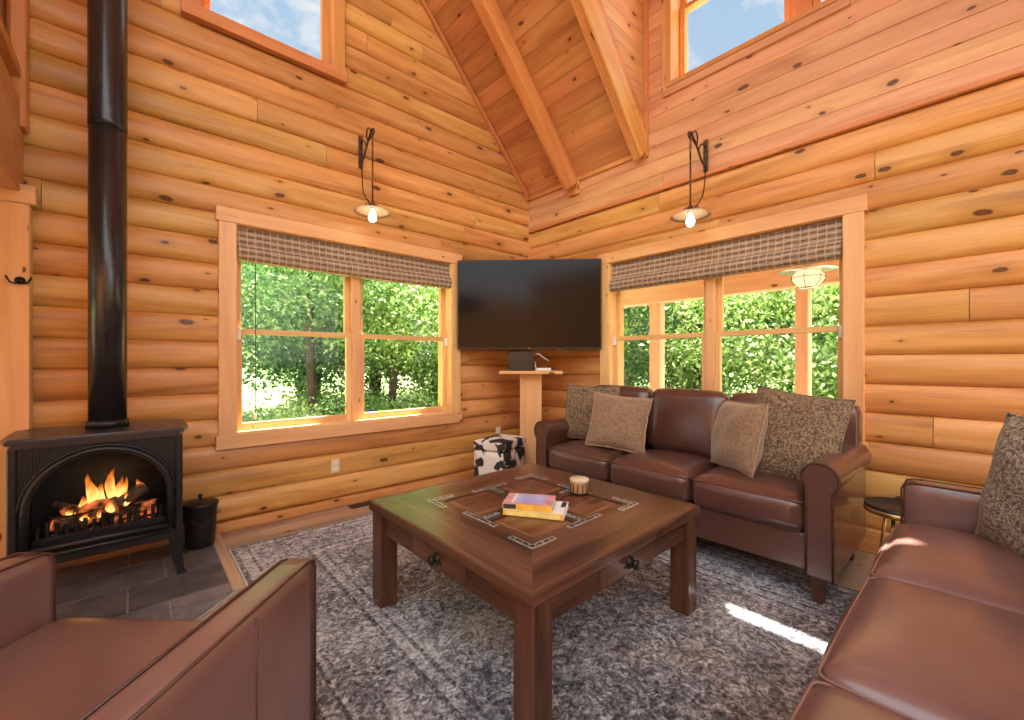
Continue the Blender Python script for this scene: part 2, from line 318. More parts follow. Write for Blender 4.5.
# ------------------------------------------------------------------ mesh building
class MB:
    def __init__(s): s.v = []; s.f = []; s.uv = []; s.sm = []; s.mi = []
    def add(s, vs, fs, uvs=None, smooth=False, mi=0, X=None):
        o = len(s.v)
        vs = [Vector(p) for p in vs]
        if uvs is None:
            uo = (random.random()*40, random.random()*40); uvs = []
            for f in fs:
                n = (vs[f[1]]-vs[f[0]]).cross(vs[f[2]]-vs[f[0]]); a = max(range(3), key=lambda i: abs(n[i]))
                i, j = [(1, 2), (0, 2), (0, 1)][a]
                uvs.append([(vs[k][i]+uo[0], vs[k][j]+uo[1]) for k in f])
        if X is not None: vs = [X @ p for p in vs]
        s.v += [tuple(p) for p in vs]
        s.f += [tuple(i+o for i in f) for f in fs]; s.uv += uvs
        s.sm += [smooth]*len(fs); s.mi += [mi]*len(fs)
    def box(s, lo, hi, r=0., grain=None, X=None, mi=0, uo=None):
        lo = [min(a, b) for a, b in zip(lo, hi)] if False else list(lo); hi = list(hi)
        for i in range(3):
            if lo[i] > hi[i]: lo[i], hi[i] = hi[i], lo[i]
        d = [hi[i]-lo[i] for i in range(3)]
        r = min(r, min(d)*.45)
        g = grain if grain is not None else max(range(3), key=lambda i: d[i])
        uo = uo or (random.random()*40, random.random()*40)
        def uvf(p, ax):
            o = [i for i in range(3) if i != ax]
            if g == ax: return (p[o[0]]+uo[0], p[o[1]]+uo[1])
            c = [i for i in o if i != g][0]
            return (p[g]+uo[0], p[c]+uo[1]+.37*ax)
        if r <= 1e-6:
            c = [(x, y, z) for x in (lo[0], hi[0]) for y in (lo[1], hi[1]) for z in (lo[2], hi[2])]
            fs = [((0, 1, 3, 2), 0), ((4, 6, 7, 5), 0), ((0, 4, 5, 1), 1), ((2, 3, 7, 6), 1), ((0, 2, 6, 4), 2), ((1, 5, 7, 3), 2)]
            s.add(c, [f for f, a in fs], [[uvf(c[k], a) for k in f] for f, a in fs], False, mi, X); return
        vs = []; idx = {}
        for sx in (0, 1):
            for sy in (0, 1):
                for sz in (0, 1):
                    sg = (sx, sy, sz)
                    for ax in range(3):
                        p = [(lo[i] if not sg[i] else hi[i]) + (0 if i == ax else (r if not sg[i] else -r)) for i in range(3)]
                        idx[(sg, ax)] = len(vs); vs.append(p)
        fs = []
        for ax in range(3):
            o = [i for i in range(3) if i != ax]
            for sd in (0, 1):
                q = []
                for a, b2 in ((0, 0), (1, 0), (1, 1), (0, 1)):
                    sg = [0, 0, 0]; sg[ax] = sd; sg[o[0]] = a; sg[o[1]] = b2; q.append(idx[(tuple(sg), ax)])
                if (sd == 0) ^ (ax == 1): q.reverse()
                fs.append((tuple(q), ax))
            # edges along ax
            for a in (0, 1):
                for b2 in (0, 1):
                    s0 = [0, 0, 0]; s1 = [0, 0, 0]; s0[ax] = 0; s1[ax] = 1
                    for t in (s0, s1): t[o[0]] = a; t[o[1]] = b2
                    q = [idx[(tuple(s0), o[0])], idx[(tuple(s1), o[0])], idx[(tuple(s1), o[1])], idx[(tuple(s0), o[1])]]
                    fs.append((tuple(q), o[0]))
        for sx in (0, 1):
            for sy in (0, 1):
                for sz in (0, 1): fs.append((tuple(idx[((sx, sy, sz), a)] for a in range(3)), 2))
        s.add(vs, [f for f, a in fs], [[uvf(vs[k], a) for k in f] for f, a in fs], False, mi, X)
    def rbox(s, size, r, n=8, puff=(0, 0, 0), X=None, mi=0, fn=None, center=(0, 0, 0)):
        """soft rounded box centred on 0; puff = extra bulge of the +-x, +-y, +-z faces"""
        hx = [size[i]/2 for i in range(3)]; rr = min(r, min(hx)*.98); vs = []; fs = []; key = {}
        t = [-1+2*i/n for i in range(n+1)]
        t = [math.copysign(abs(q)**.8, q) for q in t]
        for ax in range(3):
            o = [(1, 2), (2, 0), (0, 1)][ax]
            for sd in (-1, 1):
                g = []
                for a in t:
                    row = []
                    for b2 in t:
                        c = [0, 0, 0]; c[ax] = sd; c[o[0]] = a; c[o[1]] = b2
                        k = tuple(round(q, 5) for q in c)
                        if k not in key:
                            p = Vector([c[i]*hx[i] for i in range(3)])
                            inn = Vector([max(-hx[i]+rr, min(hx[i]-rr, p[i])) for i in range(3)])
                            dd = p-inn
                            q = inn + dd.normalized()*rr if dd.length > 1e-9 else p
                            for i in range(3):
                                if puff[i]:
                                    j, l = [z for z in range(3) if z != i]
                                    w = (1-abs(c[j])**2.2)*(1-abs(c[l])**2.2)
                                    q[i] += puff[i]*w*(c[i] if abs(c[i]) < 1 else math.copysign(1, c[i]))
                            if fn: q = Vector(fn(q, c))
                            key[k] = len(vs); vs.append(q+Vector(center))
                        row.append(key[k])
                    g.append(row)
                for i in range(n):
                    for j in range(n):
                        q = (g[i][j], g[i+1][j], g[i+1][j+1], g[i][j+1])
                        fs.append(q if sd > 0 else q[::-1])
        s.add(vs, fs, None, True, mi, X)
    def tube(s, pts, rad, seg=8, closed=False, X=None, mi=0):
        pts = [Vector(p) for p in pts]; n = len(pts)
        rad = rad if isinstance(rad, (list, tuple)) else [rad]*n
        vs = []; fs = []; up = None
        for i, p in enumerate(pts):
            a = pts[(i-1) % n] if closed or i > 0 else p; b = pts[(i+1) % n] if closed or i < n-1 else p
            d = (b-a).normalized() if (b-a).length > 1e-9 else Vector((0, 0, 1))
            if up is None: up = Vector((0, 0, 1)) if abs(d.z) < .9 else Vector((1, 0, 0))
            e1 = (up-d*up.dot(d)); e1 = e1.normalized() if e1.length > 1e-6 else d.orthogonal().normalized()
            e2 = d.cross(e1); up = e1
            for k in range(seg):
                an = 2*PI*k/seg; vs.append(p+(e1*math.cos(an)+e2*math.sin(an))*rad[i])
        for i in range(n if closed else n-1):
            j = (i+1) % n
            for k in range(seg):
                l = (k+1) % seg; fs.append((i*seg+k, i*seg+l, j*seg+l, j*seg+k))
        if not closed: fs += [tuple(range(seg))[::-1], tuple((n-1)*seg+k for k in range(seg))]
        s.add(vs, fs, None, True, mi, X)
    def lathe(s, prof, seg=32, X=None, mi=0, smooth=True, cap=True, wob=None):
        vs = []; fs = []; uvs = []; n = len(prof)
        zs = [p[1] for p in prof]; z0, z1 = min(zs), max(zs)
        for r, z in prof:
            for k in range(seg):
                a = 2*PI*k/seg; rr = r*(wob(a, z) if wob else 1)
                vs.append((rr*math.cos(a), rr*math.sin(a), z))
        V = lambda i: (prof[i][1]-z0)/max(z1-z0, 1e-6)
        for i in range(n-1):
            for k in range(seg):
                l = (k+1) % seg; fs.append((i*seg+k, i*seg+l, (i+1)*seg+l, (i+1)*seg+k))
                uvs.append([(k/seg, V(i)), ((k+1)/seg, V(i)), ((k+1)/seg, V(i+1)), (k/seg, V(i+1))])
        if cap:
            if prof[0][0] > 1e-6: fs.append(tuple(range(seg))[::-1]); uvs.append([(0, 0)]*seg)
            if prof[-1][0] > 1e-6: fs.append(tuple((n-1)*seg+k for k in range(seg))); uvs.append([(0, 1)]*seg)
        s.add(vs, fs, uvs, smooth, mi, X)
    def prism(s, poly, z0, z1, X=None, mi=0, smooth=False, taper=None):
        """poly: list of (a, b); extruded along local z"""
        n = len(poly); top = taper or poly
        vs = [(p[0], p[1], z0) for p in poly]+[(p[0], p[1], z1) for p in top]
        fs = [(i, (i+1) % n, n+(i+1) % n, n+i) for i in range(n)]
        s.add(vs, fs, None, smooth, mi, X)
        s.add(vs, [tuple(range(n))[::-1], tuple(range(n, 2*n))], None, False, mi, X)
    def grid(s, fn, nu, nv, uvfn=None, smooth=True, mi=0, X=None):
        vs = [fn(i/nu, j/nv) for i in range(nu+1) for j in range(nv+1)]
        I = lambda i, j: i*(nv+1)+j
        fs = [(I(i, j), I(i+1, j), I(i+1, j+1), I(i, j+1)) for i in range(nu) for j in range(nv)]
        uvs = None
        if uvfn: uvs = [[uvfn(i/nu, j/nv), uvfn((i+1)/nu, j/nv), uvfn((i+1)/nu, (j+1)/nv), uvfn(i/nu, (j+1)/nv)] for i in range(nu) for j in range(nv)]
        s.add(vs, fs, uvs, smooth, mi, X)
    def mesh(s, name, mats):
        me = bpy.data.meshes.new(name); me.from_pydata(s.v, [], s.f)
        ul = me.uv_layers.new(name='UVMap')
        flat = [c for f in s.uv for p in f for c in p]
        ul.data.foreach_set('uv', flat)
        me.polygons.foreach_set('use_smooth', s.sm); me.polygons.foreach_set('material_index', s.mi)
        for m in (mats if isinstance(mats, (list, tuple)) else [mats]): me.materials.append(m)
        me.update(); return me
    def build(s, name, mats, parent=None):
        o = bpy.data.objects.new(name, s.mesh(name, mats)); COL.objects.link(o)
        if parent is not None: o.parent = parent
        return o
def tag(o, label=None, cat=None, group=None, kind=None):
    if label: o['label'] = label
    if cat: o['category'] = cat
    if group: o['group'] = group
    if kind: o['kind'] = kind
    return o
def thing(name, label, cat, loc=(0, 0, 0), rz=0., group=None, kind=None):
    o = bpy.data.objects.new(name, None); COL.objects.link(o); o.empty_display_size = .1
    o.location = loc; o.rotation_euler = (0, 0, rz); return tag(o, label, cat, group, kind)
def kids(o): return [c for c in bpy.data.objects if c.parent == o]
def copy_tree(o, parent=None):
    c = o.copy(); COL.objects.link(c); c.parent = parent
    for ch in kids(o): copy_tree(ch, c)
    return c
def T(x=0, y=0, z=0): return Matrix.Translation((x, y, z))
def R(a, ax='Z'): return Matrix.Rotation(a, 4, ax)
def arc(cx, cz, r, a0, a1, n): return [(cx+r*math.cos(a0+(a1-a0)*i/n), cz+r*math.sin(a0+(a1-a0)*i/n)) for i in range(n+1)]
def structure(o): o['kind'] = 'structure'; return o

# ------------------------------------------------------------------ room constants
YL, XR = 3.702, 3.58          # faces of the left (gable) and right (eave) wall
EAVE, PITCH = 3.226, 1.082    # height and slope of the ceiling where it meets the right wall
RIDGE = -1.3
def ceil_z(x): return EAVE+PITCH*(XR-x)
LB = .022
LOGL = lambda u, out, z: (u, YL+LB-out, z)
LOGR = lambda u, out, z: (XR+LB-out, u, z)
LEFT = lambda u, out, z: (u, YL-out, z)      # u along the wall, out towards the room
RIGHT = lambda u, out, z: (XR-out, u, z)

def split(u0, u1, z0, z1, holes):
    """stretches of [u0,u1] not covered by a hole that spans this course"""
    iv = [(u0, u1)]
    for (a, b, c, d) in holes:
        if z0 >= c-.001 and z1 <= d+.001:
            nv = []
            for (p, q) in iv:
                if b <= p or a >= q: nv.append((p, q)); continue
                if p < a: nv.append((p, a))
                if q > b: nv.append((b, q))
            iv = nv
    return iv
def course(mb, place, u0, u1, z0, z1, bulge, prof, smooth=None):
    """one log or board: profile list of (out 0..1, t 0..1) swept from u0 to u1"""
    uo = (random.random()*60, random.random()*60)
    pts = [(o*bulge, z0+t*(z1-z0)) for o, t in prof]
    le = [0]
    for a, b in zip(pts, pts[1:]): le.append(le[-1]+math.hypot(b[0]-a[0], b[1]-a[1]))
    n = len(pts); vs = []; fs = []; uvs = []
    e = .003
    for u, du in ((u0, 0), (u1, 0)):
        for o, z in pts: vs.append(place(u, o, z))
    for i in range(n-1):
        fs.append((i, i+1, n+i+1, n+i))
        uvs.append([(u0+uo[0], le[i]+uo[1]), (u0+uo[0], le[i+1]+uo[1]), (u1+uo[0], le[i+1]+uo[1]), (u1+uo[0], le[i]+uo[1])])
    mb.add(vs, fs, uvs, prof is LOGP)
    for k in (0, n):
        mb.add([vs[k+i] for i in range(n)], [tuple(range(n))], None, False)
LOGP = [(-2.4, .0), (-.9, .0)] + [(math.sqrt(max(0, 1-abs(2*t-1)**2.5))*1.9-.9, t) for t in [0, .015, .05, .11, .2, .32, .5, .68, .8, .89, .95, .985, 1]] + [(-.9, 1.0), (-2.4, 1.0)]
PLKP = [(-1.5, 0), (-.4, 0), (0, .03), (0, .97), (-.4, 1), (-1.5, 1)]
def joints(a, b, lo=1.4, hi=4.6):
    out = [a]; x = a+random.uniform(.3, hi)
    while x < b-.35: out.append(x); x += random.uniform(lo, hi)
    return out+[b]
def courses(mb, place, u0, u1f, z0, z1, dz, holes, bulge, prof, lo=2.4, hi=4.8):
    cuts = sorted({h[2] for h in holes} | {h[3] for h in holes})
    k = 0
    while z0+k*dz < z1-.005:
        a, b = z0+k*dz, min(z0+(k+1)*dz, z1); k += 1
        ue = u1f(b) if callable(u1f) else u1f
        js = joints(u0, ue, lo, hi)
        # parts of the course above and below the openings keep the full log; a log that an opening cuts lengthwise is split in two
        zc = [a]+[c for c in cuts if a+.02 < c < b-.02]+[b]
        for p, q in zip(js, js[1:]):
            if len(zc) == 2 or not any(h[0] < q and h[1] > p for h in holes):
                for s_, e_ in split(p+.0015, q-.0015, a, b, holes): course(mb, place, s_, e_, a, b, bulge, prof)
            else:
                for za, zb in zip(zc, zc[1:]):
                    for s_, e_ in split(p+.0015, q-.0015, za, zb, holes): course(mb, place, s_, e_, za, zb, bulge, prof)

# ------------------------------------------------------------------ walls, ceiling, floor
W1 = (.545, 2.455, .70, 2.275)     # left window opening u0,u1,z0,z1
W2 = (.625, 2.53, .70, 2.245)      # right window (u = world Y)
W3 = (.335, 1.265, 3.735, 4.95)    # upper left window
W4 = (.70, 1.885, 3.725, 5.3)    # dormer window
mb = MB()
courses(mb, LOGL, -1.6, lambda z: min(XR+.04, XR+.12-(z-EAVE)/PITCH) if z > EAVE else XR+.04, .07, 6.4, .1885, [(W1[0], W1[1], .6355, 2.332), (W3[0], W3[1], 3.6515, 4.971)], LB, LOGP)
mb.box((-1.6, YL+.07, 0), (XR+.3, YL+.22, .70)); mb.box((-1.6, YL+.07, .70), (W1[0], YL+.22, 3.7)); mb.box((W1[1], YL+.07, .70), (XR+.3, YL+.22, 3.7)); mb.box((W1[0], YL+.07, 2.275), (W1[1], YL+.22, 3.7))
wl = structure(mb.build('wall_left', M['log']))
tag(wl, 'log gable wall of rounded golden pine logs behind the stove', 'wall')
mb = MB()
courses(mb, LOGR, -2.6, YL+.03, .151, 2.815, .19, [(W2[0], W2[1], .721, 2.241)], LB, LOGP)
mb.box((XR+.07, -2.6, 0), (XR+.22, YL+.2, .70)); mb.box((XR+.07, -2.6, .70), (XR+.22, W2[0], 2.8)); mb.box((XR+.07, W2[1], .70), (XR+.22, YL+.2, 2.8)); mb.box((XR+.07, W2[0], 2.245), (XR+.22, W2[1], 2.8))
wr = structure(mb.build('wall_right', M['log']))
tag(wr, 'log wall of rounded pine logs behind the three seat sofa', 'wall')
DY0, DY1, DZ = -.33, 2.13, 5.6     # dormer sides and ceiling height
mb = MB()
B2 = lambda u, out, z: (XR+.012-out, u, z)
courses(mb, B2, -2.6, YL+.03, 2.83, 3.24, .137, [], .012, PLKP, 5.0, 8.0)
courses(mb, B2, DY0-.02, DY1+.02, 3.241, DZ, .137, [(W4[0], W4[1], 3.652, 5.296)], .012, PLKP, 5.0, 8.0)
mb.box((XR+.04, -2.6, 2.8), (XR+.16, YL+.2, 3.24)); mb.box((XR+.04, DY0, 3.24), (XR+.16, DY1, 3.725)); mb.box((XR+.04, W4[1], 3.725), (XR+.16, DY1, DZ)); mb.box((XR+.04, DY0, 3.725), (XR+.16, W4[0], DZ)); mb.box((XR+.04, W4[0], 5.3), (XR+.16, W4[1], DZ))
wd = structure(mb.build('wall_dormer', M['board'])); tag(wd, 'flat pine board wall above the log wall around the high dormer window', 'wall')
# dormer side walls (cheeks): boards run with the slope of the light, clipped to a triangle
mb = MB()
k = 0; z = EAVE
while z < DZ:
    z1 = min(z+.137, DZ); xa = XR-(z-EAVE)/PITCH-.12; xb = XR
    for yy, sg in ((DY1, 1), (DY0, -1)):
        course(mb, (lambda u, out, zz, yy=yy, sg=sg: (u, yy-sg*out+sg*.012, zz)), xa, xb, z, z1, .012, PLKP)
    z = z1
mb.box((1.4, DY1+.02, 5.2), (XR, DY1+.1, DZ))
wc = structure(mb.build('wall_dormer_cheek', M['board'])); tag(wc, 'pale triangular pine side wall of the dormer beside the high window', 'wall')
mb = MB(); mb.box((1.2, DY0-.1, DZ), (XR+.44, DY1+.1, DZ+.2)); dc = structure(mb.build('ceiling_dormer', M['ceil'])); tag(dc, 'flat pine ceiling over the dormer', 'ceiling')
# sloping ceiling of tongue-and-groove boards
ang = math.atan(PITCH); ca, sa = math.cos(ang), math.sin(ang)
def SL(s_, out, y):   # s along the slope upward from the eave, out = into the room (down and left)
    return (XR-s_*ca-out*sa, y, EAVE+s_*sa-out*ca)
mb = MB(); S1 = (XR-RIDGE)/ca; sd = (DZ-EAVE)/sa
s0 = -.02
while s0 < S1:
    s1 = min(s0+.155, S1)
    P = lambda u, out, z: SL(z, out-.012, u)
    js = joints(-3.2, YL+.06, 1.6, 3.4)
    for p, q in zip(js, js[1:]):
        for a, b in split(p+.001, q-.001, s0, s1, [(DY0, DY1, -1, sd)]): course(mb, P, a, b, s0, s1, .012, PLKP)
    s0 = s1
for y0, y1, a, b in ((-3.2, DY0, -.3, S1), (DY1, YL+.3, -.3, S1), (DY0, DY1, sd, S1)):
    vs = [SL(a, -.03, y0), SL(b, -.03, y0), SL(b, -.03, y1), SL(a, -.03, y1), SL(a, -.2, y0), SL(b, -.2, y0), SL(b, -.2, y1), SL(a, -.2, y1)]
    mb.add(vs, [(0, 1, 2, 3), (7, 6, 5, 4), (0, 4, 5, 1), (1, 5, 6, 2), (2, 6, 7, 3), (3, 7, 4, 0)])
ce = structure(mb.build('ceiling', M['ceil'])); tag(ce, 'sloping ceiling of knotty pine boards', 'ceiling')
def slope_box(mb, s0, s1, d0, d1, y0, y1, mi=0):
    """timber that follows the slope: d = depth below the ceiling boards"""
    X = Matrix(((-ca, 0, -sa, XR), (0, 1, 0, 0), (sa, 0, -ca, EAVE), (0, 0, 0, 1)))
    mb.box((s0, y0, d0), (s1, y1, d1), r=.004, grain=0, X=X, mi=mi)
mb = MB(); slope_box(mb, -.02, S1, -.01, .15, 2.93, 3.05); mb.box((XR-.02, 2.915, 3.06), (XR+.02, 3.065, 3.22), r=.003)
o = structure(mb.build('ceiling_beam', M['beam'])); tag(o, 'pine rafter in the middle of the sloping ceiling strip beside the gable', 'ceiling beam')
mb = MB(); slope_box(mb, -.02, sd, -.01, .105, 2.135, 2.215); slope_box(mb, -.0, sd, -.1, .125, 2.108, 2.13)
o = structure(mb.build('ceiling_beam', M['beam'])); tag(o, 'doubled pine rafter along the edge of the dormer opening', 'ceiling beam')
mb = MB(); slope_box(mb, -.02, sd, -.01, .15, DY0-.12, DY0-.005); o = structure(mb.build('ceiling_beam', M['beam'])); tag(o, 'pine rafter on the far side of the dormer opening out of the picture', 'ceiling beam')
mb = MB(); slope_box(mb, 0, S1, 0, .035, YL-.035, YL+.01); o = structure(mb.build('trim_1', M['trimr'])); tag(o, 'thin pine strip where the ceiling meets the gable wall', 'trim')
mb = MB()
mb.box((XR-.022, -2.6, 2.803), (XR+.02, YL-.0, 2.84), r=.006); o = structure(mb.build('trim_2', M['trimr'])); tag(o, 'narrow pine ledge strip between the logs and flat boards', 'trim')
mb = MB(); mb.box((XR-.02, DY1-.03, 3.16), (XR+.02, DY1+.012, DZ), r=.004); mb.box((XR-.016, DY1+.0, EAVE-.03), (XR+.02, YL-.03, EAVE+.015), r=.004); mb.box((XR-.016, -2.6, EAVE-.03), (XR+.02, DY0, EAVE+.015), r=.004)
o = structure(mb.build('trim_3', M['trimr'])); tag(o, 'upright pine corner strip where the dormer begins', 'trim')
mb = MB(); mb.box((.43, YL-.022, 0), (XR-.03, YL+.03, .068), r=.006); o = structure(mb.build('baseboard_left', M['log'])); tag(o, 'pine base strip under the gable wall', 'baseboard')
mb = MB(); mb.box((XR-.022, -2.6, 0), (XR+.03, YL-.03, .155), r=.006); o = structure(mb.build('baseboard_right', M['log'])); tag(o, 'pine base strip under the right wall', 'baseboard')
mb = MB()  # unseen wall, added to darken screen reflections and limit low light
BK = lambda u, out, z: (u, -4.6+out, z)
courses(mb, BK, -4.8, .9, 0, 4.2, .19, [], .032, LOGP); mb.box((-4.8, -4.9, 0), (.9, -4.66, 4.2))
o = structure(mb.build('wall_back', M['log'])); tag(o, 'unseen log wall added behind the camera', 'wall')
mb = MB()  # unseen wall, added against screen reflections and side light on the right wall
SK = lambda u, out, z: (-4.8+out, u, z)
courses(mb, SK, -4.6, 2.2, 0, 3.4, .19, [], .032, LOGP); mb.box((-5.1, -4.6, 0), (-4.86, 2.2, 3.4))
o = structure(mb.build('wall_side', M['log'])); tag(o, 'unseen log side wall added behind the camera', 'wall')
# floor boards run along X
mb = MB(); y = -4.6
while y < YL+.05:
    js = joints(-4.8, XR+.1, .7, 1.6)
    for p, q in zip(js, js[1:]): mb.box((p+.0008, y+.0008, -.02), (q-.0008, y+.119, 0), r=.0015, grain=0)
    y += .12
mb.box((-4.8, -4.6, -.3), (XR+.2, YL+.2, -.021))
fl = structure(mb.build('floor', M['floorw'])); tag(fl, 'grey brown oak plank floor along the walls', 'floor')
# hearth of slate tiles with one clipped corner
mb = MB()
HX, HY, HC = .425, 2.70, .22
outline = [(-1.4, YL-.03), (HX, YL-.03), (HX, HY), (HX-HC, HY-HC*.95), (-1.4, HY-HC*.95)]
mb.prism(outline[::-1], .0005, .007, mi=1)
def clip_poly(poly, a, b, c):   # keep a*x+b*y<=c
    out = []
    for i in range(len(poly)):
        p, q = poly[i], poly[(i+1) % len(poly)]; fp, fq = a*p[0]+b*p[1]-c, a*q[0]+b*q[1]-c
        if fp <= 0: out.append(p)
        if fp*fq < 0: t = fp/(fp-fq); out.append((p[0]+t*(q[0]-p[0]), p[1]+t*(q[1]-p[1])))
    return out
rot = math.radians(20)
cr, sr = math.cos(rot), math.sin(rot)
for i in range(-8, 9):
    for j in range(-8, 9):
        ox = .16 if j % 2 else 0
        x0, y0 = i*.46+ox, j*.31
        q = [(x0+.004, y0+.004), (x0+.456, y0+.004), (x0+.456, y0+.306), (x0+.004, y0+.306)]
        q = [(-.03+px, 2.81+py) for px, py in q]
        q = clip_poly(q, 1, 0, HX-.035); q = clip_poly(q, -1, 0, 1.4) if q else q; q = clip_poly(q, 0, 1, YL-.035) if q else q
        q = clip_poly(q, 0, -1, -(HY-HC*.95)) if q else q
        if q: q = clip_poly(q, .69, -.724, .69*(HX-.03)-.724*HY)
        if q and len(q) >= 3: mb.prism(q, .004, .012)
mb.box((HX-.03, HY, 0), (HX+.03, YL-.025, .013), r=.003, mi=2)
o = structure(mb.build('floor_hearth', [M['slate'], M['grout'], M['floorw']])); tag(o, 'grey slate tile hearth with a clipped corner under the stove', 'hearth')

# ------------------------------------------------------------------ windows
def window(name, label, place, o, zmull, casing, glass, mcol, head=True, jd=.13, apron=True, deep=0.):
    """o: opening; zmull: (u0,u1) of the middle post or None; glass: list of sash boxes (u0,u1,z0,z1,zmeet)"""
    u0, u1, z0, z1 = o
    w = structure(thing(name, label, 'window'))
    def pbox(mb, ua, ub, oa, ob, za, zb, r=.003, grain=None, mi=0):
        if oa < -.04 and ob < -.04: oa, ob = oa-deep, ob-deep
        elif oa < -.2: oa -= deep
        a = place(ua, oa, za); b = place(ub, ob, zb)
        g = grain
        mb.box(a, b, r=r, grain=g, mi=mi)
    if casing:
        c = casing
        m = MB(); pbox(m, u0-c, u0+.012, -.03, .03, z0-.01, z1+.0); pbox(m, u1-.012, u1+c, -.03, .03, z0-.01, z1); m.build('side_casing', mcol, w)
        m = MB(); pbox(m, u0-c-.016, u1+c+.016, -.03, .036, z1-.012, z1+c-.005); m.build('head_casing', mcol, w)
        if apron: m = MB(); pbox(m, u0-c-.016, u1+c+.016, -.03, .036, z0-c+.005, z0+.01); m.build('apron', mcol, w)
    m = MB()
    pbox(m, u0-.03, u0+.018, -jd-.1, .02, z0, z1); pbox(m, u1-.018, u1+.03, -jd-.1, .02, z0, z1)
    pbox(m, u0-.03, u1+.03, -jd-.1, .02, z1-.018, z1+.03); pbox(m, u0-.03, u1+.03, -jd-.1, .022, z0-.02, z0+.022)
    m.build('window_frame', mcol, w)
    if zmull: m = MB(); pbox(m, zmull[0], zmull[1], -jd-.08, -.045, z0, z1); m.build('mullion', mcol, w)
    for (a, b, c, d, zm, st) in glass:
        m = MB()    # lower sash sits nearer the room
        if zm:
            pbox(m, a, a+st, -.10, -.062, c, zm+.02); pbox(m, b-st, b, -.10, -.062, c, zm+.02)
            pbox(m, a+st, b-st, -.10, -.062, c, c+st*1.25); pbox(m, a+st, b-st, -.10, -.062, zm-.02, zm+.022)
            s_ = m.build('sash', mcol, w)
            m = MB(); pbox(m, a+st-.004, b-st+.004, -.085, -.079, c+st*1.2, zm-.018, r=0); m.build('pane', M['glass'], s_)
            m = MB()
            pbox(m, a, a+st, -.142, -.104, zm-.015, d); pbox(m, b-st, b, -.142, -.104, zm-.015, d)
            pbox(m, a+st, b-st, -.142, -.104, d-st, d); pbox(m, a+st, b-st, -.142, -.104, zm-.015, zm+.024)
            s_ = m.build('sash', mcol, w)
            m = MB(); pbox(m, a+st-.004, b-st+.004, -.127, -.121, zm+.02, d-st+.004, r=0); m.build('pane', M['glass'], s_)
        else:
            pbox(m, a, a+st, -.12, -.075, c, d); pbox(m, b-st, b, -.12, -.075, c, d); pbox(m, a+st, b-st, -.12, -.075, c, c+st); pbox(m, a+st, b-st, -.12, -.075, d-st, d)
            s_ = m.build('sash', mcol, w)
            m = MB(); pbox(m, a+st-.004, b-st+.004, -.10, -.094, c+st-.004, d-st+.004, r=0); m.build('pane', M['glass'], s_)
    return w
w1 = window('window_1', 'wide double window with a woven blind in the gable log wall', LEFT, W1, (1.44, 1.51), .098,
            [(W1[0]+.015, 1.44, .72, 2.26, 1.475, .046), (1.51, W1[1]-.015, .72, 2.26, 1.475, .046)], M['trim'])
w2 = window('window_2', 'wide double window above the three seat sofa looking onto the porch', RIGHT, W2, (1.515, 1.585), .098,
            [(W2[0]+.015, 1.515, .72, 2.23, 1.475, .042), (1.585, W2[1]-.015, .72, 2.23, 1.475, .042)], M['trim'])
w3 = window('window_3', 'high window showing sky in the gable wall', LEFT, W3, None, .085, [(W3[0]+.0, W3[1]-.0, W3[2], W3[3], None, .075)], M['trimr'])
w4 = window('window_4', 'high dormer window showing blue sky and clouds', RIGHT, W4, (.845, .985), 0, [(W4[0]+.02, .845, W4[2]-.02, W4[3], 4.47, .045), (.985, W4[1]-.02, W4[2]-.02, W4[3], 4.47, .045)], M['trimr'], deep=.085)
mb = MB(); mb.box((XR-.012, W4[0]-.1, W4[2]-.085), (XR+.02, W4[1]+.06, W4[2]), r=.003); mb.box((XR-.008, W4[1], W4[2]), (XR+.02, W4[1]+.075, 5.3), r=.003); mb.box((XR-.008, W4[0]-.075, W4[2]), (XR+.02, W4[0], 5.3), r=.003)
mb.build('side_casing', M['board'], w4)
for w, pl, us in ((w1, LEFT, (W1[0]+.03, W1[1]-.03)), (w2, RIGHT, (W2[0]+.03, W2[1]-.03))):   # white vent locks on the meeting rails
    for u in us:
        mb = MB(); a = pl(u-.018, -.055, 1.41); b = pl(u+.018, -.03, 1.49); mb.box(a, b, r=.004); mb.build('window_lock', M['whiteplastic'], w)

# woven shades
def shade(name, label, place, u0, u1, z1, za, zb, sag):
    t = thing(name, label, 'window blind', place((u0+u1)/2, 0, z1)); L0 = place((u0+u1)/2, 0, z1)
    P = lambda u, o, z: tuple(q-w for q, w in zip(place(u, o, z), L0))
    prof = [(-.012, z1), (-.006, za+.02), (.002, za)]
    m = MB()
    n = len(prof)
    def sheet(prof, cap=True):
        vs = []; fs = []; uvs = []; le = [0]
        for a, b in zip(prof, prof[1:]): le.append(le[-1]+math.hypot(b[0]-a[0], b[1]-a[1]))
        K = 24
        for k in range(K+1):
            u = u0+(u1-u0)*k/K
            for o, z in prof: vs.append(P(u, o, z-sag*math.sin(PI*k/K)*((z1-z)/(z1-zb))))
        n = len(prof)
        for k in range(K):
            for i in range(n-1):
                fs.append((k*n+i, k*n+i+1, (k+1)*n+i+1, (k+1)*n+i))
                uu = (u0+(u1-u0)*k/K, u0+(u1-u0)*(k+1)/K)
                uvs.append([(uu[0], le[i]), (uu[0], le[i+1]), (uu[1], le[i+1]), (uu[1], le[i])])
        m.add(vs, fs, uvs, True)
    sheet([(-.02, z1), (-.008, z1), (-.004, (z1+za)/2), (.004, za+.01), (.008, za), (.0, za-.006), (-.02, za)])
    m.build('valance', M['woven'], t)
    m = MB(); sheet([(-.03, za+.05), (.004, za+.03), (.026, za+.004), (.040, za-.02), (.040, (za+zb)/2-.01), (.028, zb+.01), (.006, zb), (-.015, zb), (-.03, zb+.02)])
    m.build('bottom_fold', M['woven'], t)
    return t, P
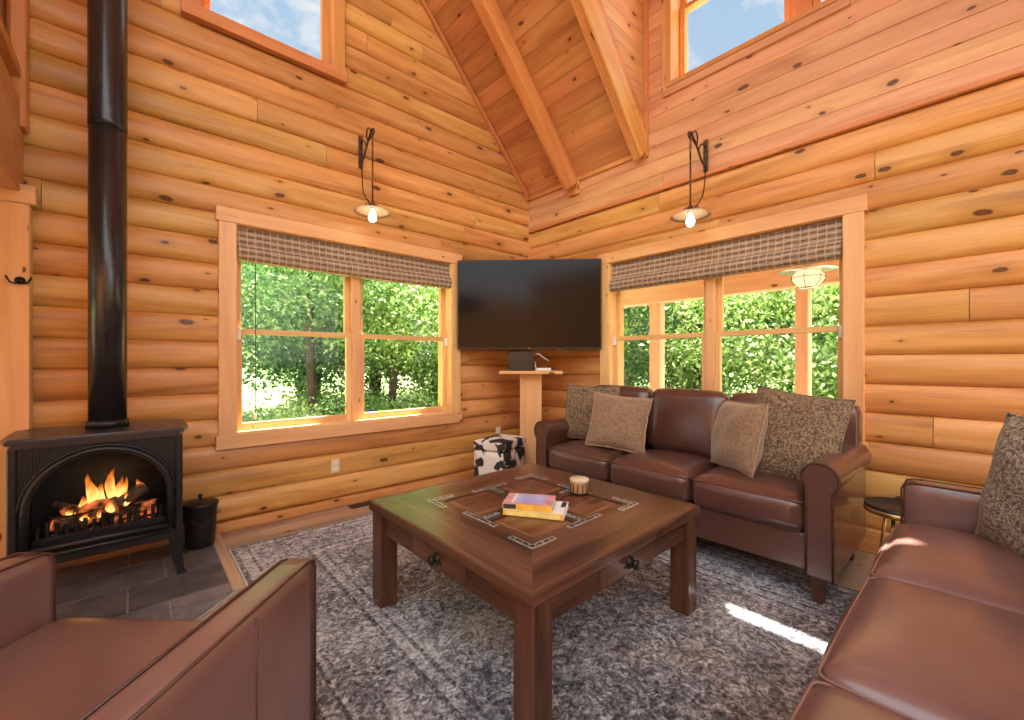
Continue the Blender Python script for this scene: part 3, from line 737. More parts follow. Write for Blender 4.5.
t, P = shade('woven_shade', 'woven reed blind rolled up in the window beside the stove', LEFT, W1[0]+.022, W1[1]-.022, 2.255, 2.10, 2.0, .012)
m = MB(); m.tube([P(.69, -.04, 2.02), P(.69, -.04, .85)], .003, 6); m.build('pull_cord', M['blackplastic'], t)
m = MB(); m.lathe([(.004, .0), (.009, .01), (.007, .04), (.003, .05)], 10, X=T(*P(.69, -.04, .80))); m.build('cord_weight', M['whiteplastic'], t)
shade('woven_shade', 'woven reed blind rolled up in the window above the sofa', RIGHT, W2[0]+.022, W2[1]-.022, 2.225, 2.045, 1.945, .004)

# ------------------------------------------------------------------ loft corner and door casing at the far left
mb = MB()
mb.box((-.60, 3.60, 0), (-.447, 3.64, 2.136), r=.004); mb.box((-1.45, 3.60, 0), (-1.30, 3.64, 2.136), r=.004)
mb.box((-1.52, 3.592, 2.136), (-.422, 3.64, 2.243), r=.004); mb.box((-.6, 3.64, 0), (-.447, 3.70, 2.136), r=.004)
d = structure(mb.build('door_1', M['trim'])); tag(d, 'yellow pine door casing left of the stove', 'door casing')
mb = MB(); mb.box((-1.30, 3.66, 0), (-.60, 3.70, 2.13), r=.003); mb.build('door_panel', M['trim'], d)
mb = MB()
mb.box((-.60, 2.4, 2.20), (-.482, 3.69, 2.72), r=.004, grain=1)
mb.box((-.6, 2.4, 2.72), (-.545, 3.69, 5.2), grain=1)
mb.box((-1.6, 2.4, 2.19), (-.6, 3.66, 2.25), grain=0)
mb.box((-4.8, .9, 2.27), (-.62, 3.69, 2.55), grain=0)
o = structure(mb.build('wall_loft', M['board'])); tag(o, 'pine face of the loft above the door casing', 'wall')
t = thing('loft_railing', 'pine loft railing with a thick end post at the top left', 'railing', (-.49, 3.64, 2.56))
m = MB(); m.box((-.03, -.06, 0), (.032, .05, 2.4), r=.006, grain=2); m.build('post', M['beam'], t)
for za, zb, o in ((.27, .325, .04), (.10, .15, .03)):
    m = MB(); m.box((-.04, -1.2, za), (-.005+o*.5, -.06, zb), r=.006, grain=1); m.build('rail', M['beam'], t)
t = thing('coat_hook', 'small dark metal double hook on the door casing', 'hook', (-.482, 3.598, 1.70))
m = MB(); m.lathe([(.0, 0), (.022, .002), (.022, .008), (.0, .012)], 16, X=R(PI/2, 'X')); m.build('rosette', M['darkmetal'], t)
for sgn in (-1, 1):
    m = MB(); m.tube([(0, -.008, -.0), (sgn*.012, -.03, -.02), (sgn*.03, -.04, -.018), (sgn*.042, -.042, .004), (sgn*.046, -.042, .018)], .005, 8); m.build('prong', M['darkmetal'], t)

# ------------------------------------------------------------------ stove
SX, SY = -.127, 3.10
t = thing('wood_stove', 'black cast iron stove with a fire behind arched glass', 'stove', (SX, SY, .012))
bw, bd = .325, .40      # half width, depth; local y=0 is the front face
def arch_pts(hw, zb, zs, zt, n=24, y=0):
    """outline of an arched opening: from bottom right over the top to bottom left"""
    return [(hw, y, zb)]+[(hw*math.cos(a), y, zs+(zt-zs)*math.sin(a)) for a in [PI*i/n for i in range(n+1)]]+[(-hw, y, zb)]
m = MB()
# box sides, back, floor of the firebox
m.box((-bw, .02, .22), (-bw+.03, bd, .82), r=.006); m.box((bw-.03, .02, .22), (bw, bd, .82), r=.006)
m.box((-bw, bd-.03, .22), (bw, bd, .82)); m.box((-bw, .02, .22), (bw, bd, .29), r=.006); m.box((-bw, .02, .78), (bw, bd, .82), r=.004)
# front plate with an arched hole
n = 32; ho = [(.275*math.cos(PI*i/n), .50+.272*math.sin(PI*i/n)) for i in range(n+1)]
ho = [(.275, .30)]+ho+[(-.275, .30)]
oo = []
for (x, z) in ho:
    if z <= .501: oo.append((math.copysign(bw, x), .22 if z < .4 else z))
    else:
        dx, dz = x, z-.50; k = min(bw/abs(dx) if abs(dx) > 1e-6 else 9, .32/dz); oo.append((dx*k, .50+dz*k))
for y in (0., .03):
    vs = [(x, y, z) for x, z in ho]+[(x, y, z) for x, z in oo]; q = len(ho)
    fs = [(i, i+1, q+i+1, q+i) for i in range(q-1)]
    m.add(vs, fs)
m.add([(x, y, z) for y in (0., .03) for x, z in ho], [(i, i+1, len(ho)+i+1, len(ho)+i) for i in range(len(ho)-1)])
m.box((-bw, 0, .22), (bw, .03, .30), r=.004)
for k in range(54):      # fine ribbing of the front above the arch
    x = -bw+.03+k*(2*bw-.06)/53
    if abs(x) < .285: zz = .52+.275*math.sqrt(max(0, 1-(x/.29)**2))
    else: zz = .56
    if zz < .80: m.box((x-.0022, -.004, zz+.012), (x+.0022, .002, .812))
m.box((-bw-.006, -.012, .22), (-bw+.028, .02, .82), r=.006); m.box((bw-.028, -.012, .22), (bw+.006, .02, .82), r=.006)
m.build('body', M['iron'], t)
m = MB()
poly = [(-.335, -.035), (.335, -.035), (.365, .10), (.365, .37), (.30, .44), (-.30, .44), (-.365, .37), (-.365, .10)]
inner = [(x*.97, .2+(y-.2)*.97) for x, y in poly]
m.prism(poly, .835, .85); m.prism(poly, .85, .862, taper=inner); m.prism([(x*.95, .2+(y-.2)*.95) for x, y in poly], .812, .836)
m.build('top_plate', M['irontop'], t)
m = MB()
fr = arch_pts(.275, .31, .50, .775, 28)
m.tube([(x, -.012, z) for x, y, z in fr], .0165, 8)
m.tube([(x*1.075, -.012, .50+(z-.5)*1.075) for x, y, z in fr if z > .47], .0075, 8)
m.tube([(-.275, -.012, .31), (.275, -.012, .31)], .0165, 8); m.tube([(-.27, -.01, .275), (.27, -.01, .275)], .012, 8)
dr = m.build('door', M['iron'], t)
m = MB(); m.add([(x, .008, z) for x, y, z in arch_pts(.273, .31, .50, .773, 28)], [tuple(range(31))]); m.build('glass', M['glass'], dr)
for sx in (-1, 1):
    for y in (.03, bd-.05):
        m = MB(); vs = []
        pr = [(.0, .0, .0, .017), (.004, .0, .03, .018), (.012, .0, .12, .026), (.0, .0, .235, .036)]
        for (ox, oy, z, r) in pr:
            for a, b2 in ((-1, -1), (1, -1), (1, 1), (-1, 1)): vs.append((sx*(bw-.02)+sx*(.022-ox*1.5 if z < .1 else 0)+a*r, y+b2*r, z))
        fs = [(i*4+k, i*4+(k+1) % 4, (i+1)*4+(k+1) % 4, (i+1)*4+k) for i in range(3) for k in range(4)]+[(3, 2, 1, 0), (12, 13, 14, 15)]
        m.add(vs, fs); m.box((sx*(bw+.002)-.024, y-.024, -.002), (sx*(bw+.002)+.024, y+.024, .008), r=.003); m.build('leg', M['iron'], t)
m = MB()
for k in range(15):
    x = -.24+k*.034; m.box((x-.009, .05, .30), (x+.009, .065, .40+.012*((k*5) % 3)), r=.004)
m.box((-.26, .045, .30), (.26, .07, .345), r=.004); m.build('grate', M['iron'], t)
def flog(a, b, r):
    m = MB(); a, b = Vector(a), Vector(b); pts = [a.lerp(b, i/7) for i in range(8)]
    pts = [p+Vector((random.uniform(-.006, .006), random.uniform(-.006, .006), random.uniform(-.008, .008))) for p in pts]
    m.tube(pts, [r*random.uniform(.82, 1.1) for _ in pts], 9); m.build('log', M['firelog'], t)
flog((-.20, .12, .38), (.10, .2, .37), .035); flog((-.05, .11, .385), (.165, .16, .50), .034); flog((-.17, .2, .43), (.05, .14, .455), .026); flog((-.1, .13, .43), (-.2, .24, .47), .02); flog((-.22, .24, .36), (.22, .26, .36), .04)
fls = [(-.055, .165, .43, .025, .20), (.03, .175, .44, .023, .21), (-.012, .185, .45, .018, .12), (.075, .16, .45, .015, .13), (-.095, .16, .43, .015, .08), (.145, .165, .48, .013, .09), (.03, .10, .405, .018, .075), (-.02, .09, .39, .016, .05), (.085, .12, .42, .014, .09), (-.13, .13, .42, .018, .035), (.055, .2, .44, .02, .14), (-.075, .10, .385, .02, .04)]
for i, (x, y, z, r, h) in enumerate(fls):
    ph = i*1.7
    prof = [(.0, 0)]+[(r*(math.sin(PI*min(1, q**.6))*.9+.1*(1-q)), q*h) for q in [.06, .15, .28, .42, .56, .7, .82, .92]]+[(.0008, h)]
    m = MB(); m.lathe(prof, 14, cap=False, wob=lambda a, zz, ph=ph: 1+.25*math.sin(3*a+ph+zz*30))
    m.v = [(p[0]+x+.016*math.sin(p[2]*26+ph)*(p[2]/max(h, .05)), p[1]*.7+y+.006*math.sin(p[2]*34+ph), p[2]+z) for p in m.v]
    m.build('flame', M['flame'], t)
m = MB()
rn = [[random.random() for _ in range(19)] for _ in range(9)]
m.grid(lambda a, b: (-.21+.42*a, .07+.18*b, .30+.045*math.sin(PI*a)**.5*math.sin(PI*b)**.5*(.5+.6*rn[round(b*8)][round(a*18)])), 18, 8, smooth=False)
m.build('ember_bed', M['firelog'], t)
# flue pipe: a thing of its own
t = thing('stove_pipe', 'tall black flue pipe rising from the stove', 'flue pipe', (-.118, 3.345, .8745))
m = MB(); m.lathe([(.082, 0), (.082, 1.72)], 40); m.lathe([(.084, 1.70), (.0845, 1.73), (.084, 3.3)], 40); m.build('pipe_section', M['pipe'], t)
m = MB(); m.lathe([(.092, 0), (.092, .035), (.086, .04), (.083, .042)], 40); m.build('collar', M['iron'], t)
# ash bucket
t = thing('ash_bucket', 'small black metal ash bucket with a lid beside the stove', 'bucket', (.325, 3.515, .012))
m = MB(); m.lathe([(.0, .001), (.078, .001), (.08, .006), (.098, .27), (.1, .275), (.094, .275), (.076, .02), (0, .02)], 32, cap=False); m.build('body', M['iron'], t)
m = MB(); m.lathe([(.104, .27), (.105, .282), (.09, .292), (.03, .302), (0, .303)], 32); m.lathe([(.006, .3), (.006, .32), (.016, .33), (.012, .342), (0, .345)], 14); m.build('lid', M['iron'], t)
m = MB(); m.tube([(.1*math.cos(a), -.1-.003+.0*a, .24+.03*math.sin(a)*0) for a in (0,)]+[(.06, -.085, .2), (0, -.112, .16), (-.06, -.085, .2), (-.1, -.02, .24)], .003, 6); m.build('handle', M['iron'], t)

# ------------------------------------------------------------------ outlets, register
def outlet(label, u, z, two=False):
    t = thing('wall_outlet', label, 'outlet', (u, YL-.008, z), group=None)
    m = MB(); m.box((-.036, 0, -.058), (.036, .012, .058), r=.004); m.build('plate', M['cream'], t)
    for k in (-1, 1): m = MB(); m.box((-.017, -.003, k*.026-.016), (.017, .002, k*.026+.016), r=.004); m.build('socket', M['whiteplastic'], t)
outlet('cream outlet plate low on the logs under the gable window', 1.275, .352)
outlet('cream outlet plate on the logs behind the cowhide box', 3.09, .44)
t = thing('floor_register', 'dark slotted vent set in the floor near the wall', 'floor vent', (1.5, 3.60, .0))
m = MB(); m.box((-.14, -.05, 0), (.14, .05, .006), r=.002); m.build('rim', M['bronze'], t)
m = MB()
for k in range(12): m.box((-.12+k*.0215, -.04, .005), (-.11+k*.0215, .04, .008))
m.build('grille', M['darkmetal'], t)

# ------------------------------------------------------------------ rug
m = MB(); m.box((0, -RUG_H, 0), (RUG_W, 0, .010), r=.003); o = m.build('area_rug', M['rug']); o.location = (.468, 3.315, .0012)
tag(o, 'large faded grey and blue patterned rug under the coffee table', 'rug')
m = MB(); m.box((-.008, -RUG_H-.008, 0), (0, .008, .008), r=.002); m.box((0, 0, 0), (RUG_W, .008, .008), r=.002); m.box((RUG_W, -RUG_H, 0), (RUG_W+.008, .008, .008), r=.002); m.build('binding', M['rugpad'], o)
RZ = .0118

# ------------------------------------------------------------------ coffee table
CX, CY, TT = 1.497, 1.527, .535
t = thing('coffee_table', 'square dark wood coffee table with metal straps on its top', 'coffee table', (CX, CY, RZ), math.radians(.8))
hs = .592; TT -= RZ
m = MB()
b_ = .27     # border width; four mitred border boards
for k in range(4):
    X = R(k*PI/2)
    i = hs-b_
    lo_, hi_ = TT-.058, TT
    e = .008
    vs = []
    def ring(z, ins): return [(-hs+ins, -hs+ins, z), (hs-ins, -hs+ins, z), (i-.001, -i, z), (-i+.001, -i, z)]
    rows = [ring(lo_, .012), ring(lo_+.012, 0), ring(hi_-.012, 0), ring(hi_-.003, .004), ring(hi_, .014)]
    for row in rows: vs += row
    fs = []
    for a in range(4):
        for q in range(4): fs.append((a*4+q, a*4+(q+1) % 4, (a+1)*4+(q+1) % 4, (a+1)*4+q))
    fs += [(3, 2, 1, 0), (16, 17, 18, 19)]
    uo = random.random()*30
    uvs = [[(vs[j][0]+uo, vs[j][1]+vs[j][2]+uo) for j in f] for f in fs]
    m.add(vs, fs, uvs, False, 0, X)
i = hs-b_
m.box((-i, -i, TT-.05), (i, i, TT-.012), grain=0)
# centre cross and inner frame of the panel field
for a, bq in (((-.035, -i, TT-.02), (.035, i, TT-.001)), ((-i, -.035, TT-.02), (-.036, .035, TT-.0015)), ((.036, -.035, TT-.02), (i, .035, TT-.0015))): m.box(a, bq, r=.003)
m.build('table_top', M['table'], t)
for sx in (-1, 1):
    for sy in (-1, 1):
        m = MB(); c = (sx*(.035+i)/2, sy*(.035+i)/2); hw = (i-.035)/2
        m.box((c[0]-hw+.012, c[1]-hw+.012, TT-.014), (c[0]+hw-.012, c[1]+hw-.012, TT-.005), r=.002, grain=1)
        w2_ = hw-.035
        m.prism([(c[0]-w2_-.012, c[1]-w2_-.012), (c[0]+w2_+.012, c[1]-w2_-.012), (c[0]+w2_+.012, c[1]+w2_+.012), (c[0]-w2_-.012, c[1]+w2_+.012)], TT-.006, TT+.001,
                taper=[(c[0]-w2_, c[1]-w2_), (c[0]+w2_, c[1]-w2_), (c[0]+w2_, c[1]+w2_), (c[0]-w2_, c[1]+w2_)])
        m.build('inset_panel', M['tablepanel'], t)
def strap(pts, w=.03):
    m = MB()
    for n_, (a, bq) in enumerate(zip(pts, pts[1:])):
        g = n_*.0004
        lo = (min(a[0], bq[0])-w/2+g, min(a[1], bq[1])-w/2+g, TT-.001); hi = (max(a[0], bq[0])+w/2-g, max(a[1], bq[1])+w/2-g, TT+.0025-g); m.box(lo, hi, r=.0008)
        if (hi[0]-lo[0]) > (hi[1]-lo[1]): e = (lo[0]+.012, (a[1]+bq[1])/2-.006, TT+.001), (hi[0]-.012, (a[1]+bq[1])/2+.006, TT+.0031+g)
        else: e = ((a[0]+bq[0])/2-.006, lo[1]+.012, TT+.001), ((a[0]+bq[0])/2+.006, hi[1]-.012, TT+.0031+g)
        m.box(*e, mi=1)
    for a, bq in zip(pts, pts[1:]):
        for f in (.15, .5, .85): m.lathe([(.005, 0), (.004, .002), (0, .003)], 8, X=T(a[0]+(bq[0]-a[0])*f, a[1]+(bq[1]-a[1])*f, TT+.0024))
    m.build('metal_strap', [M['steel'], M['darkmetal']], t)
q = i+.042; l = .115
for sx in (-1, 1):
    for sy in (-1, 1): strap([(sx*(q-l), sy*q), (sx*q, sy*q), (sx*q, sy*(q-l))])
for k in range(4):
    c, s_ = round(math.cos(k*PI/2)), round(math.sin(k*PI/2))
    f = lambda x, y: (x*c-y*s_, x*s_+y*c)
    strap([f(-.1, -q+.03), f(.1, -q+.03)]); strap([f(0, -q+.05), f(0, -q+.13)], .026)
for sx in (-1, 1):
    for sy in (-1, 1):
        m = MB(); m.box((sx*.533-.047, sy*.533-.047, 0), (sx*.533+.047, sy*.533+.047, TT-.056), r=.005, grain=2); m.build('leg', M['table'], t)
for k in range(4):
    X = R(k*PI/2)
    m = MB(); m.box((-.487, -.556, TT-.158), (.487, -.522, TT-.057), r=.002, X=X); m.build('apron', M['table'], t)
    for sx in ((-1, 1) if k in (0, 3) else ()):
        # only the two sides that face the camera carry drawers: one wide drawer each
        if sx * (1 if k == 0 else -1) < 0: continue
        x0, x1 = -.2, .2
        m = MB(); m.box((x0, -.562, TT-.15), (x1, -.546, TT-.064), r=.004, X=X); dw = m.build('drawer', M['table'], t)
        xc = (x0+x1)/2
        m = MB(); m.lathe([(.0, 0), (.026, 0), (.026, .004), (.009, .006), (.009, .018), (.02, .026), (.021, .033), (.012, .038), (0, .038)], 16, X=X@T(xc, -.562, TT-.107)@R(PI/2, 'X'))
        m.box((xc-.04, -.566, TT-.12), (xc+.04, -.56, TT-.113), r=.001, X=X); m.build('knob', M['darkmetal'], dw)

# things on the table
TZ = .5385
def book(name, label, loc, rz, w, h, th, patches, base, spine):
    t = thing(name, label, 'book', loc, rz)
    m = MB(); m.box((-w/2+.004, -h/2+.003, .0015), (w/2-.003, h/2-.003, th-.0015)); m.build('pages', PAGE, t)
    m = MB(); m.box((-w/2, -h/2, 0), (w/2, h/2, .0015)); m.box((-w/2, -h/2, th-.0015), (w/2, h/2, th)); m.box((-w/2-.001, -h/2, 0), (-w/2+.001, h/2, th), mi=1)
    for n_, (x0, y0, x1, y1, k) in enumerate(patches): m.box((-w/2+x0*w, -h/2+y0*h, th-.0005), (-w/2+x1*w, -h/2+y1*h, th+.0003*(n_+1)), mi=k)
    for (y0, y1, k) in spine: m.box((-w/2-.0015, -h/2+y0*h, th*.12), (-w/2, -h/2+y1*h, th*.9), mi=k)
    m.build('cover', base, t)
PAGE = plain('book_pages', (.72, .66, .55), .8, noise=.1, nscale=90)
cv = [plain('cover_lavender', (.42, .40, .66), .3, noise=.25, nscale=14), plain('cover_gold', (.72, .42, .06), .35, noise=.2), plain('cover_white', (.78, .76, .74), .35), plain('cover_rose', (.62, .30, .30), .35, noise=.3, nscale=20), plain('cover_ink', (.03, .03, .045), .35), plain('cover_yellow', (.78, .66, .22), .35, noise=.1), plain('cover_sky', (.30, .42, .66), .35, noise=.15)]
book('paperback_book', 'yellow and white paperback lying under the lavender one', (1.423, 1.418, TZ), math.radians(33), .185, .28, .024,
     [(.02, .02, .98, .98, 5), (.1, .03, .95, .2, 2), (.72, .05, .95, .6, 2), (.55, .02, .95, .10, 4), (.76, .22, .9, .5, 6)], [cv[2], cv[1], cv[2], cv[3], cv[4], cv[5], cv[6]], [(.05, .95, 5)])
book('paperback_book', 'lavender covered paperback with a yellow spine on top of the book pair', (1.404, 1.446, TZ+.0262), math.radians(36), .157, .232, .026,
     [(.0, .0, 1, 1, 3), (.12, .16, .92, .82, 0), (.12, .78, .92, .84, 2), (.04, .86, .96, .97, 3)], cv, [(.0, .72, 1), (.72, .98, 4)])
t = thing('candle_jar', 'round wooden lidded candle jar on the coffee table', 'candle', (1.784, 1.455, TZ))
m = MB(); m.lathe([(0, 0), (.046, 0), (.049, .004), (.049, .062), (.047, .066), (0, .066)], 32)
for k in range(12): m.box((-.0025, .0485, .01), (.0025, .0505, .058), X=R(k*PI/6), mi=1)
m.lathe([(.0495, .0), (.0505, .002), (.0505, .009), (.0495, .011)], 32, mi=1, cap=False)
m.build('jar', [plain('candle_amber', (.36, .20, .09), .3, noise=.3, nscale=40), M['darkmetal']], t)
m = MB(); m.lathe([(0, .066), (.05, .066), (.051, .069), (.051, .078), (.049, .081), (0, .081)], 32); m.build('lid', plain('candle_lid', (.62, .50, .34), .5, noise=.12), t)

# ------------------------------------------------------------------ sofas: local x along the seat, front at y=0 facing -y
def seat_fn(fr):   # rounded crown towards the front edge
    def f(q, c): return q
    return f
def cushion_edge(hx, hy, r, z, n=6):
    pts = []
    for (cx, cy, a0) in ((hx-r, hy-r, 0), (-hx+r, hy-r, PI/2), (-hx+r, -hy+r, PI), (hx-r, -hy+r, 1.5*PI)):
        for i in range(n+1): a = a0+PI/2*i/n; pts.append((cx+r*math.cos(a), cy+r*math.sin(a), z))
    return pts
def sofa(name, label, loc, rz, inner, nseat, arm_w, style, depth, seat_z, back_h, lea, arm_z, z0=.14, cush_h=.20):
    t = thing(name, label, 'sofa', loc, rz)
    hw = inner/2; W = hw+arm_w
    m = MB(); m.box((-hw-.01, .012, z0+.01), (hw+.01, depth-.06, seat_z-cush_h+.01), r=.012); m.build('base_frame', lea, t)
    m = MB(); m.rbox((inner+2*arm_w-.03, .17, back_h-z0-.16), .05, 8, X=T(0, depth-.10, (back_h+z0+.10)/2)); m.build('back_frame', lea, t)
    cw = inner/nseat
    for k in range(nseat):
        cx = -hw+cw*(k+.5)
        sdep = depth-.30
        m = MB(); m.rbox((cw-.006, sdep, cush_h), .06, 14, puff=(.003, .022, .042), X=T(cx, sdep/2-.012, seat_z-cush_h/2)); c = m.build('seat_cushion', lea, t)
        m = MB(); m.tube([(cx+p[0], p[1]+sdep/2-.012, p[2]) for p in cushion_edge(cw/2-.008, sdep/2-.004, .03, seat_z-.028)], .0045, 6, closed=True); m.build('piping', M['piping'] if style == 'roll' else M['stitch'], c)
        bh = back_h-seat_z+.02
        X = T(cx, depth-.265, seat_z+bh/2-.01)@R(math.radians(-9), 'X')
        m = MB(); m.rbox((cw-.004, .19, bh), .07, 12, puff=(.002, .035, .012), X=X); c = m.build('back_cushion', lea, t)
    for sx in (-1, 1):
        m = MB()
        if style == 'roll':
            r = .083; cxx = .060; cz = arm_z-r
            prof = [(0., z0), (0., cz-.02)]+[(p, q) for p, q in arc(cxx, cz, r, PI*1.0, -PI*.28, 18)]+[(arm_w, cz-.11), (arm_w, z0)]
            prof[1] = (0, cz-.04)
            X = T(sx*hw, 0, 0)@Matrix(((sx, 0, 0, 0), (0, 0, 1, 0), (0, 1, 0, 0), (0, 0, 0, 1)))
            m.prism(prof, 0.0, depth-.04, X=X, smooth=False)
            for f_ in range(len(m.sm)): m.sm[f_] = len(m.f[f_]) == 4
            a = m.build('arm', lea, t); a.data.set_sharp_from_angle(angle=math.radians(40))
            m = MB(); pp = [(p[0]*.98+.001, p[1]) for p in prof[1:]]
            m.tube([X@Vector((p[0], p[1], -.002)) for p in [(.0, z0)]+pp], .006, 6); m.tube([X@Vector((p[0], p[1], .004)) for p in [(.012, z0+.01)]+[(.055+(p[0]-.055)*.82, cz+(p[1]-cz)*.82) if p[1] > cz-.08 else (min(max(p[0], .012), arm_w-.012), p[1]) for p in prof[1:]]], .003, 6); m.build('piping', M['piping'], a)
        else:
            az = arm_z
            def fn(q, c, az=az):
                # arm top falls a little towards the back
                return q
            m.rbox((arm_w, depth-.02, az-z0), .032, 10, X=T(sx*(hw+arm_w/2), depth/2, (az+z0)/2)); a = m.build('arm', lea, t)
            m = MB()
            for xx in (sx*(hw+.012), sx*(hw+arm_w-.012)):
                m.tube([(xx, .006, z0+.02), (xx, .004, az-.035), (xx, .014, az-.012), (xx, .045, az-.002), (xx, depth-.1, az-.001)], .0045, 6)
            m.build('piping', M['piping'], a)
    for sx in (-1, 1):
        for y, dy, zl in ((.06, -.012, 0.), (depth-.12, .02, -loc[2])):
            m = MB(); vs = []
            for z, r, o in ((zl, .022, 0), (z0+.012, .034, 0)):
                for a, bq in ((-1, -1), (1, -1), (1, 1), (-1, 1)): vs.append((sx*(W-.07)+a*r, y+(dy if z < .05 else 0)+bq*r, z))
            m.add(vs, [(0, 1, 5, 4), (1, 2, 6, 5), (2, 3, 7, 6), (3, 0, 4, 7), (3, 2, 1, 0), (4, 5, 6, 7)]); m.build('leg', M['legwood'], t)
    return t
sofa('leather_sofa', 'brown leather sofa with rolled arms under the porch window', (2.578, 1.535, RZ), -PI/2, 1.84, 3, .115, 'roll', .89, .53, 1.0, M['leather'], .722)
sofa('leather_sofa', 'brown leather sofa with flat arms in the near right corner', (1.645, .275, RZ), PI, 2.25, 3, .13, 'track', .90, .475, .88, M['leather2'], .655, cush_h=.19)

# armchair seen from its right rear corner
def armchair():
    t = thing('leather_armchair', 'brown leather club armchair with straight arms near the stove', 'armchair', (.085, 1.758, .0), math.radians(135.4))
    # local: front at y=0 facing -y, x to its left
    ih, aw, dep, az = .385, .105, .92, .632
    lea = M['leather2']
    for sx in (-1, 1):
        m = MB()
        def fn(q, c, sx=sx): return Vector((q.x+sx*.02*(q.y/dep)*0, q.y, q.z))
        m.rbox((aw, dep, az-.09), .026, 10, X=T(sx*(ih+aw/2), dep/2, (az+.09)/2)); a = m.build('arm', lea, t)
        m = MB()
        for xx in (sx*(ih+.01), sx*(ih+aw-.008)):
            m.tube([(xx, .004, .10), (xx, .003, az-.035), (xx, .012, az-.01), (xx, .04, az-.001), (xx, dep-.05, az-.001)], .0042, 6)
        m.build('piping', M['piping'], a)
        m = MB(); xo = sx*(ih+aw+.0005); m.tube([(xo, .30, .1), (xo, .30, az-.02)], .003, 6); m.build('seam', M['piping'], a)
    m = MB(); m.box((-ih-.01, .015, .09), (ih+.01, dep-.05, .27), r=.012); m.build('base_frame', lea, t)
    m = MB(); m.rbox((2*ih-.006, .64, .18), .04, 12, puff=(.0, .012, .022), X=T(0, .31, .335)); c = m.build('seat_cushion', lea, t)
    m = MB(); m.tube([(p[0], p[1]+.31, p[2]) for p in cushion_edge(ih-.012, .312, .03, .402)], .004, 6, closed=True); m.build('piping', M['piping'], c)
    m = MB(); m.rbox((2*ih-.008, .18, .42), .06, 10, puff=(0, .02, .01), X=T(0, .80, .60)@R(math.radians(-12), 'X')); m.build('back_cushion', lea, t)
    m = MB(); m.rbox((2*ih+.12, .13, .70), .04, 8, X=T(0, .93, .45)); m.build('back_frame', lea, t)
    for sx in (-1, 1):
        for y in (.05, dep-.06):
            m = MB(); m.box((sx*.43-.025, y-.025, 0), (sx*.43+.025, y+.025, .10), r=.004); m.build('leg', M['legwood'], t)
armchair()

# ------------------------------------------------------------------ cushions
def pillow(name, label, mat, edge, size, thick, loc, rot, pinch=.07, ruff=.0):
    w, h = size; n = 26
    def outl(u, v):
        return (u*w/2*(1-pinch*(1-v*v)), v*h/2*(1-pinch*(1-u*u)))
    m = MB()
    for sg in (-1, 1):
        def fn(a, b, sg=sg):
            u, v = 2*a-1, 2*b-1; x, z = outl(u, v)
            th = thick/2*((1-abs(u)**2.6)*(1-abs(v)**2.6))**.55
            th *= 1+.06*math.sin(5*u+2.3*v*sg)+.05*math.sin(7*v-3*u)
            return (x, sg*th, z)
        m.grid(fn if sg < 0 else (lambda a, b, fn=fn: fn(1-a, b)), n, n)
    o = m.build(name, mat); o.location = loc; o.rotation_mode = 'XYZ'; o.rotation_euler = rot
    tag(o, label, 'cushion')
    pts = []
    for k in range(48):
        s_ = k/12; e = int(s_); f = 2*(s_-e)-1
        u, v = [(f, -1), (1, f), (-f, 1), (-1, -f)][e]; x, z = outl(u, v)
        pts.append((x*(1.005+ruff*math.sin(k*2.1)), ruff*.1*math.sin(k*3.), z*(1.005+ruff*math.sin(k*2.9))))
    m = MB(); m.tube(pts, .006, 6, closed=True); m.build('piping', edge, o)
    return o
D = math.radians
def place_pillow(label, mat, edge, size, thick, loc, xv, zv, **kw):
    """xv: towards the pillow's right as one looks at its face, zv: up along the face"""
    x = Vector(xv).normalized(); z = Vector(zv); z = (z-x*z.dot(x)).normalized(); y = z.cross(x)
    e = Matrix((x, y, z)).transposed().to_euler('XYZ')
    return pillow('throw_cushion', label, mat, edge, size, thick, loc, e, **kw)
place_pillow('brown paisley cushion in the far corner of the sofa under the window', M['paisley'], M['paisley'], (.50, .48), .15, (2.95, 2.29, .80), (.2, -1, 0), (.25, 0, 1))
place_pillow('plain taupe cushion leaning in front of the paisley one by the far sofa arm', M['taupe'], M['taupeedge'], (.46, .43), .16, (2.80, 1.90, .775), (.3, -1, -.08), (.32, .05, 1), ruff=.012)
place_pillow('plain taupe cushion turned sideways near the middle of the sofa under the window', M['taupe'], M['taupeedge'], (.45, .43), .2, (2.86, 1.05, .775), (-.62, -.78, .03), (.22, -.12, 1), pinch=.03)
place_pillow('large brown paisley cushion slumped against the near rolled sofa arm', M['paisley'], M['paisley'], (.50, .56), .17, (2.97, .775, .805), (.06, -1, -.13), (.36, -.40, .6))
place_pillow('large grey paisley cushion on the near right sofa at the picture edge', M['paisleyg'], M['paisleyg'], (.54, .54), .2, (2.49, -.17, .735), (.83, .56, .12), (-.15, -.25, 1), pinch=.04)

# ------------------------------------------------------------------ side table
t = thing('side_table', 'small round black table with gold legs between the two sofas', 'side table', (3.115, .30, 0))
m = MB(); m.lathe([(0, .435), (.155, .435), (.16, .44), (.16, .46), (.156, .46), (.153, .45), (0, .45)], 40); m.build('table_top', M['blackplastic'], t)
m = MB(); m.lathe([(.156, .418), (.163, .42), (.163, .444), (.158, .446)], 40, cap=False); m.build('rim', M['gold'], t)
for k in range(3):
    a = 2*PI*k/3+2.9; m = MB(); m.tube([(.10*math.cos(a), .10*math.sin(a), .434), (.16*math.cos(a), .16*math.sin(a), .006)], .0085, 10); m.build('leg', M['gold'], t)

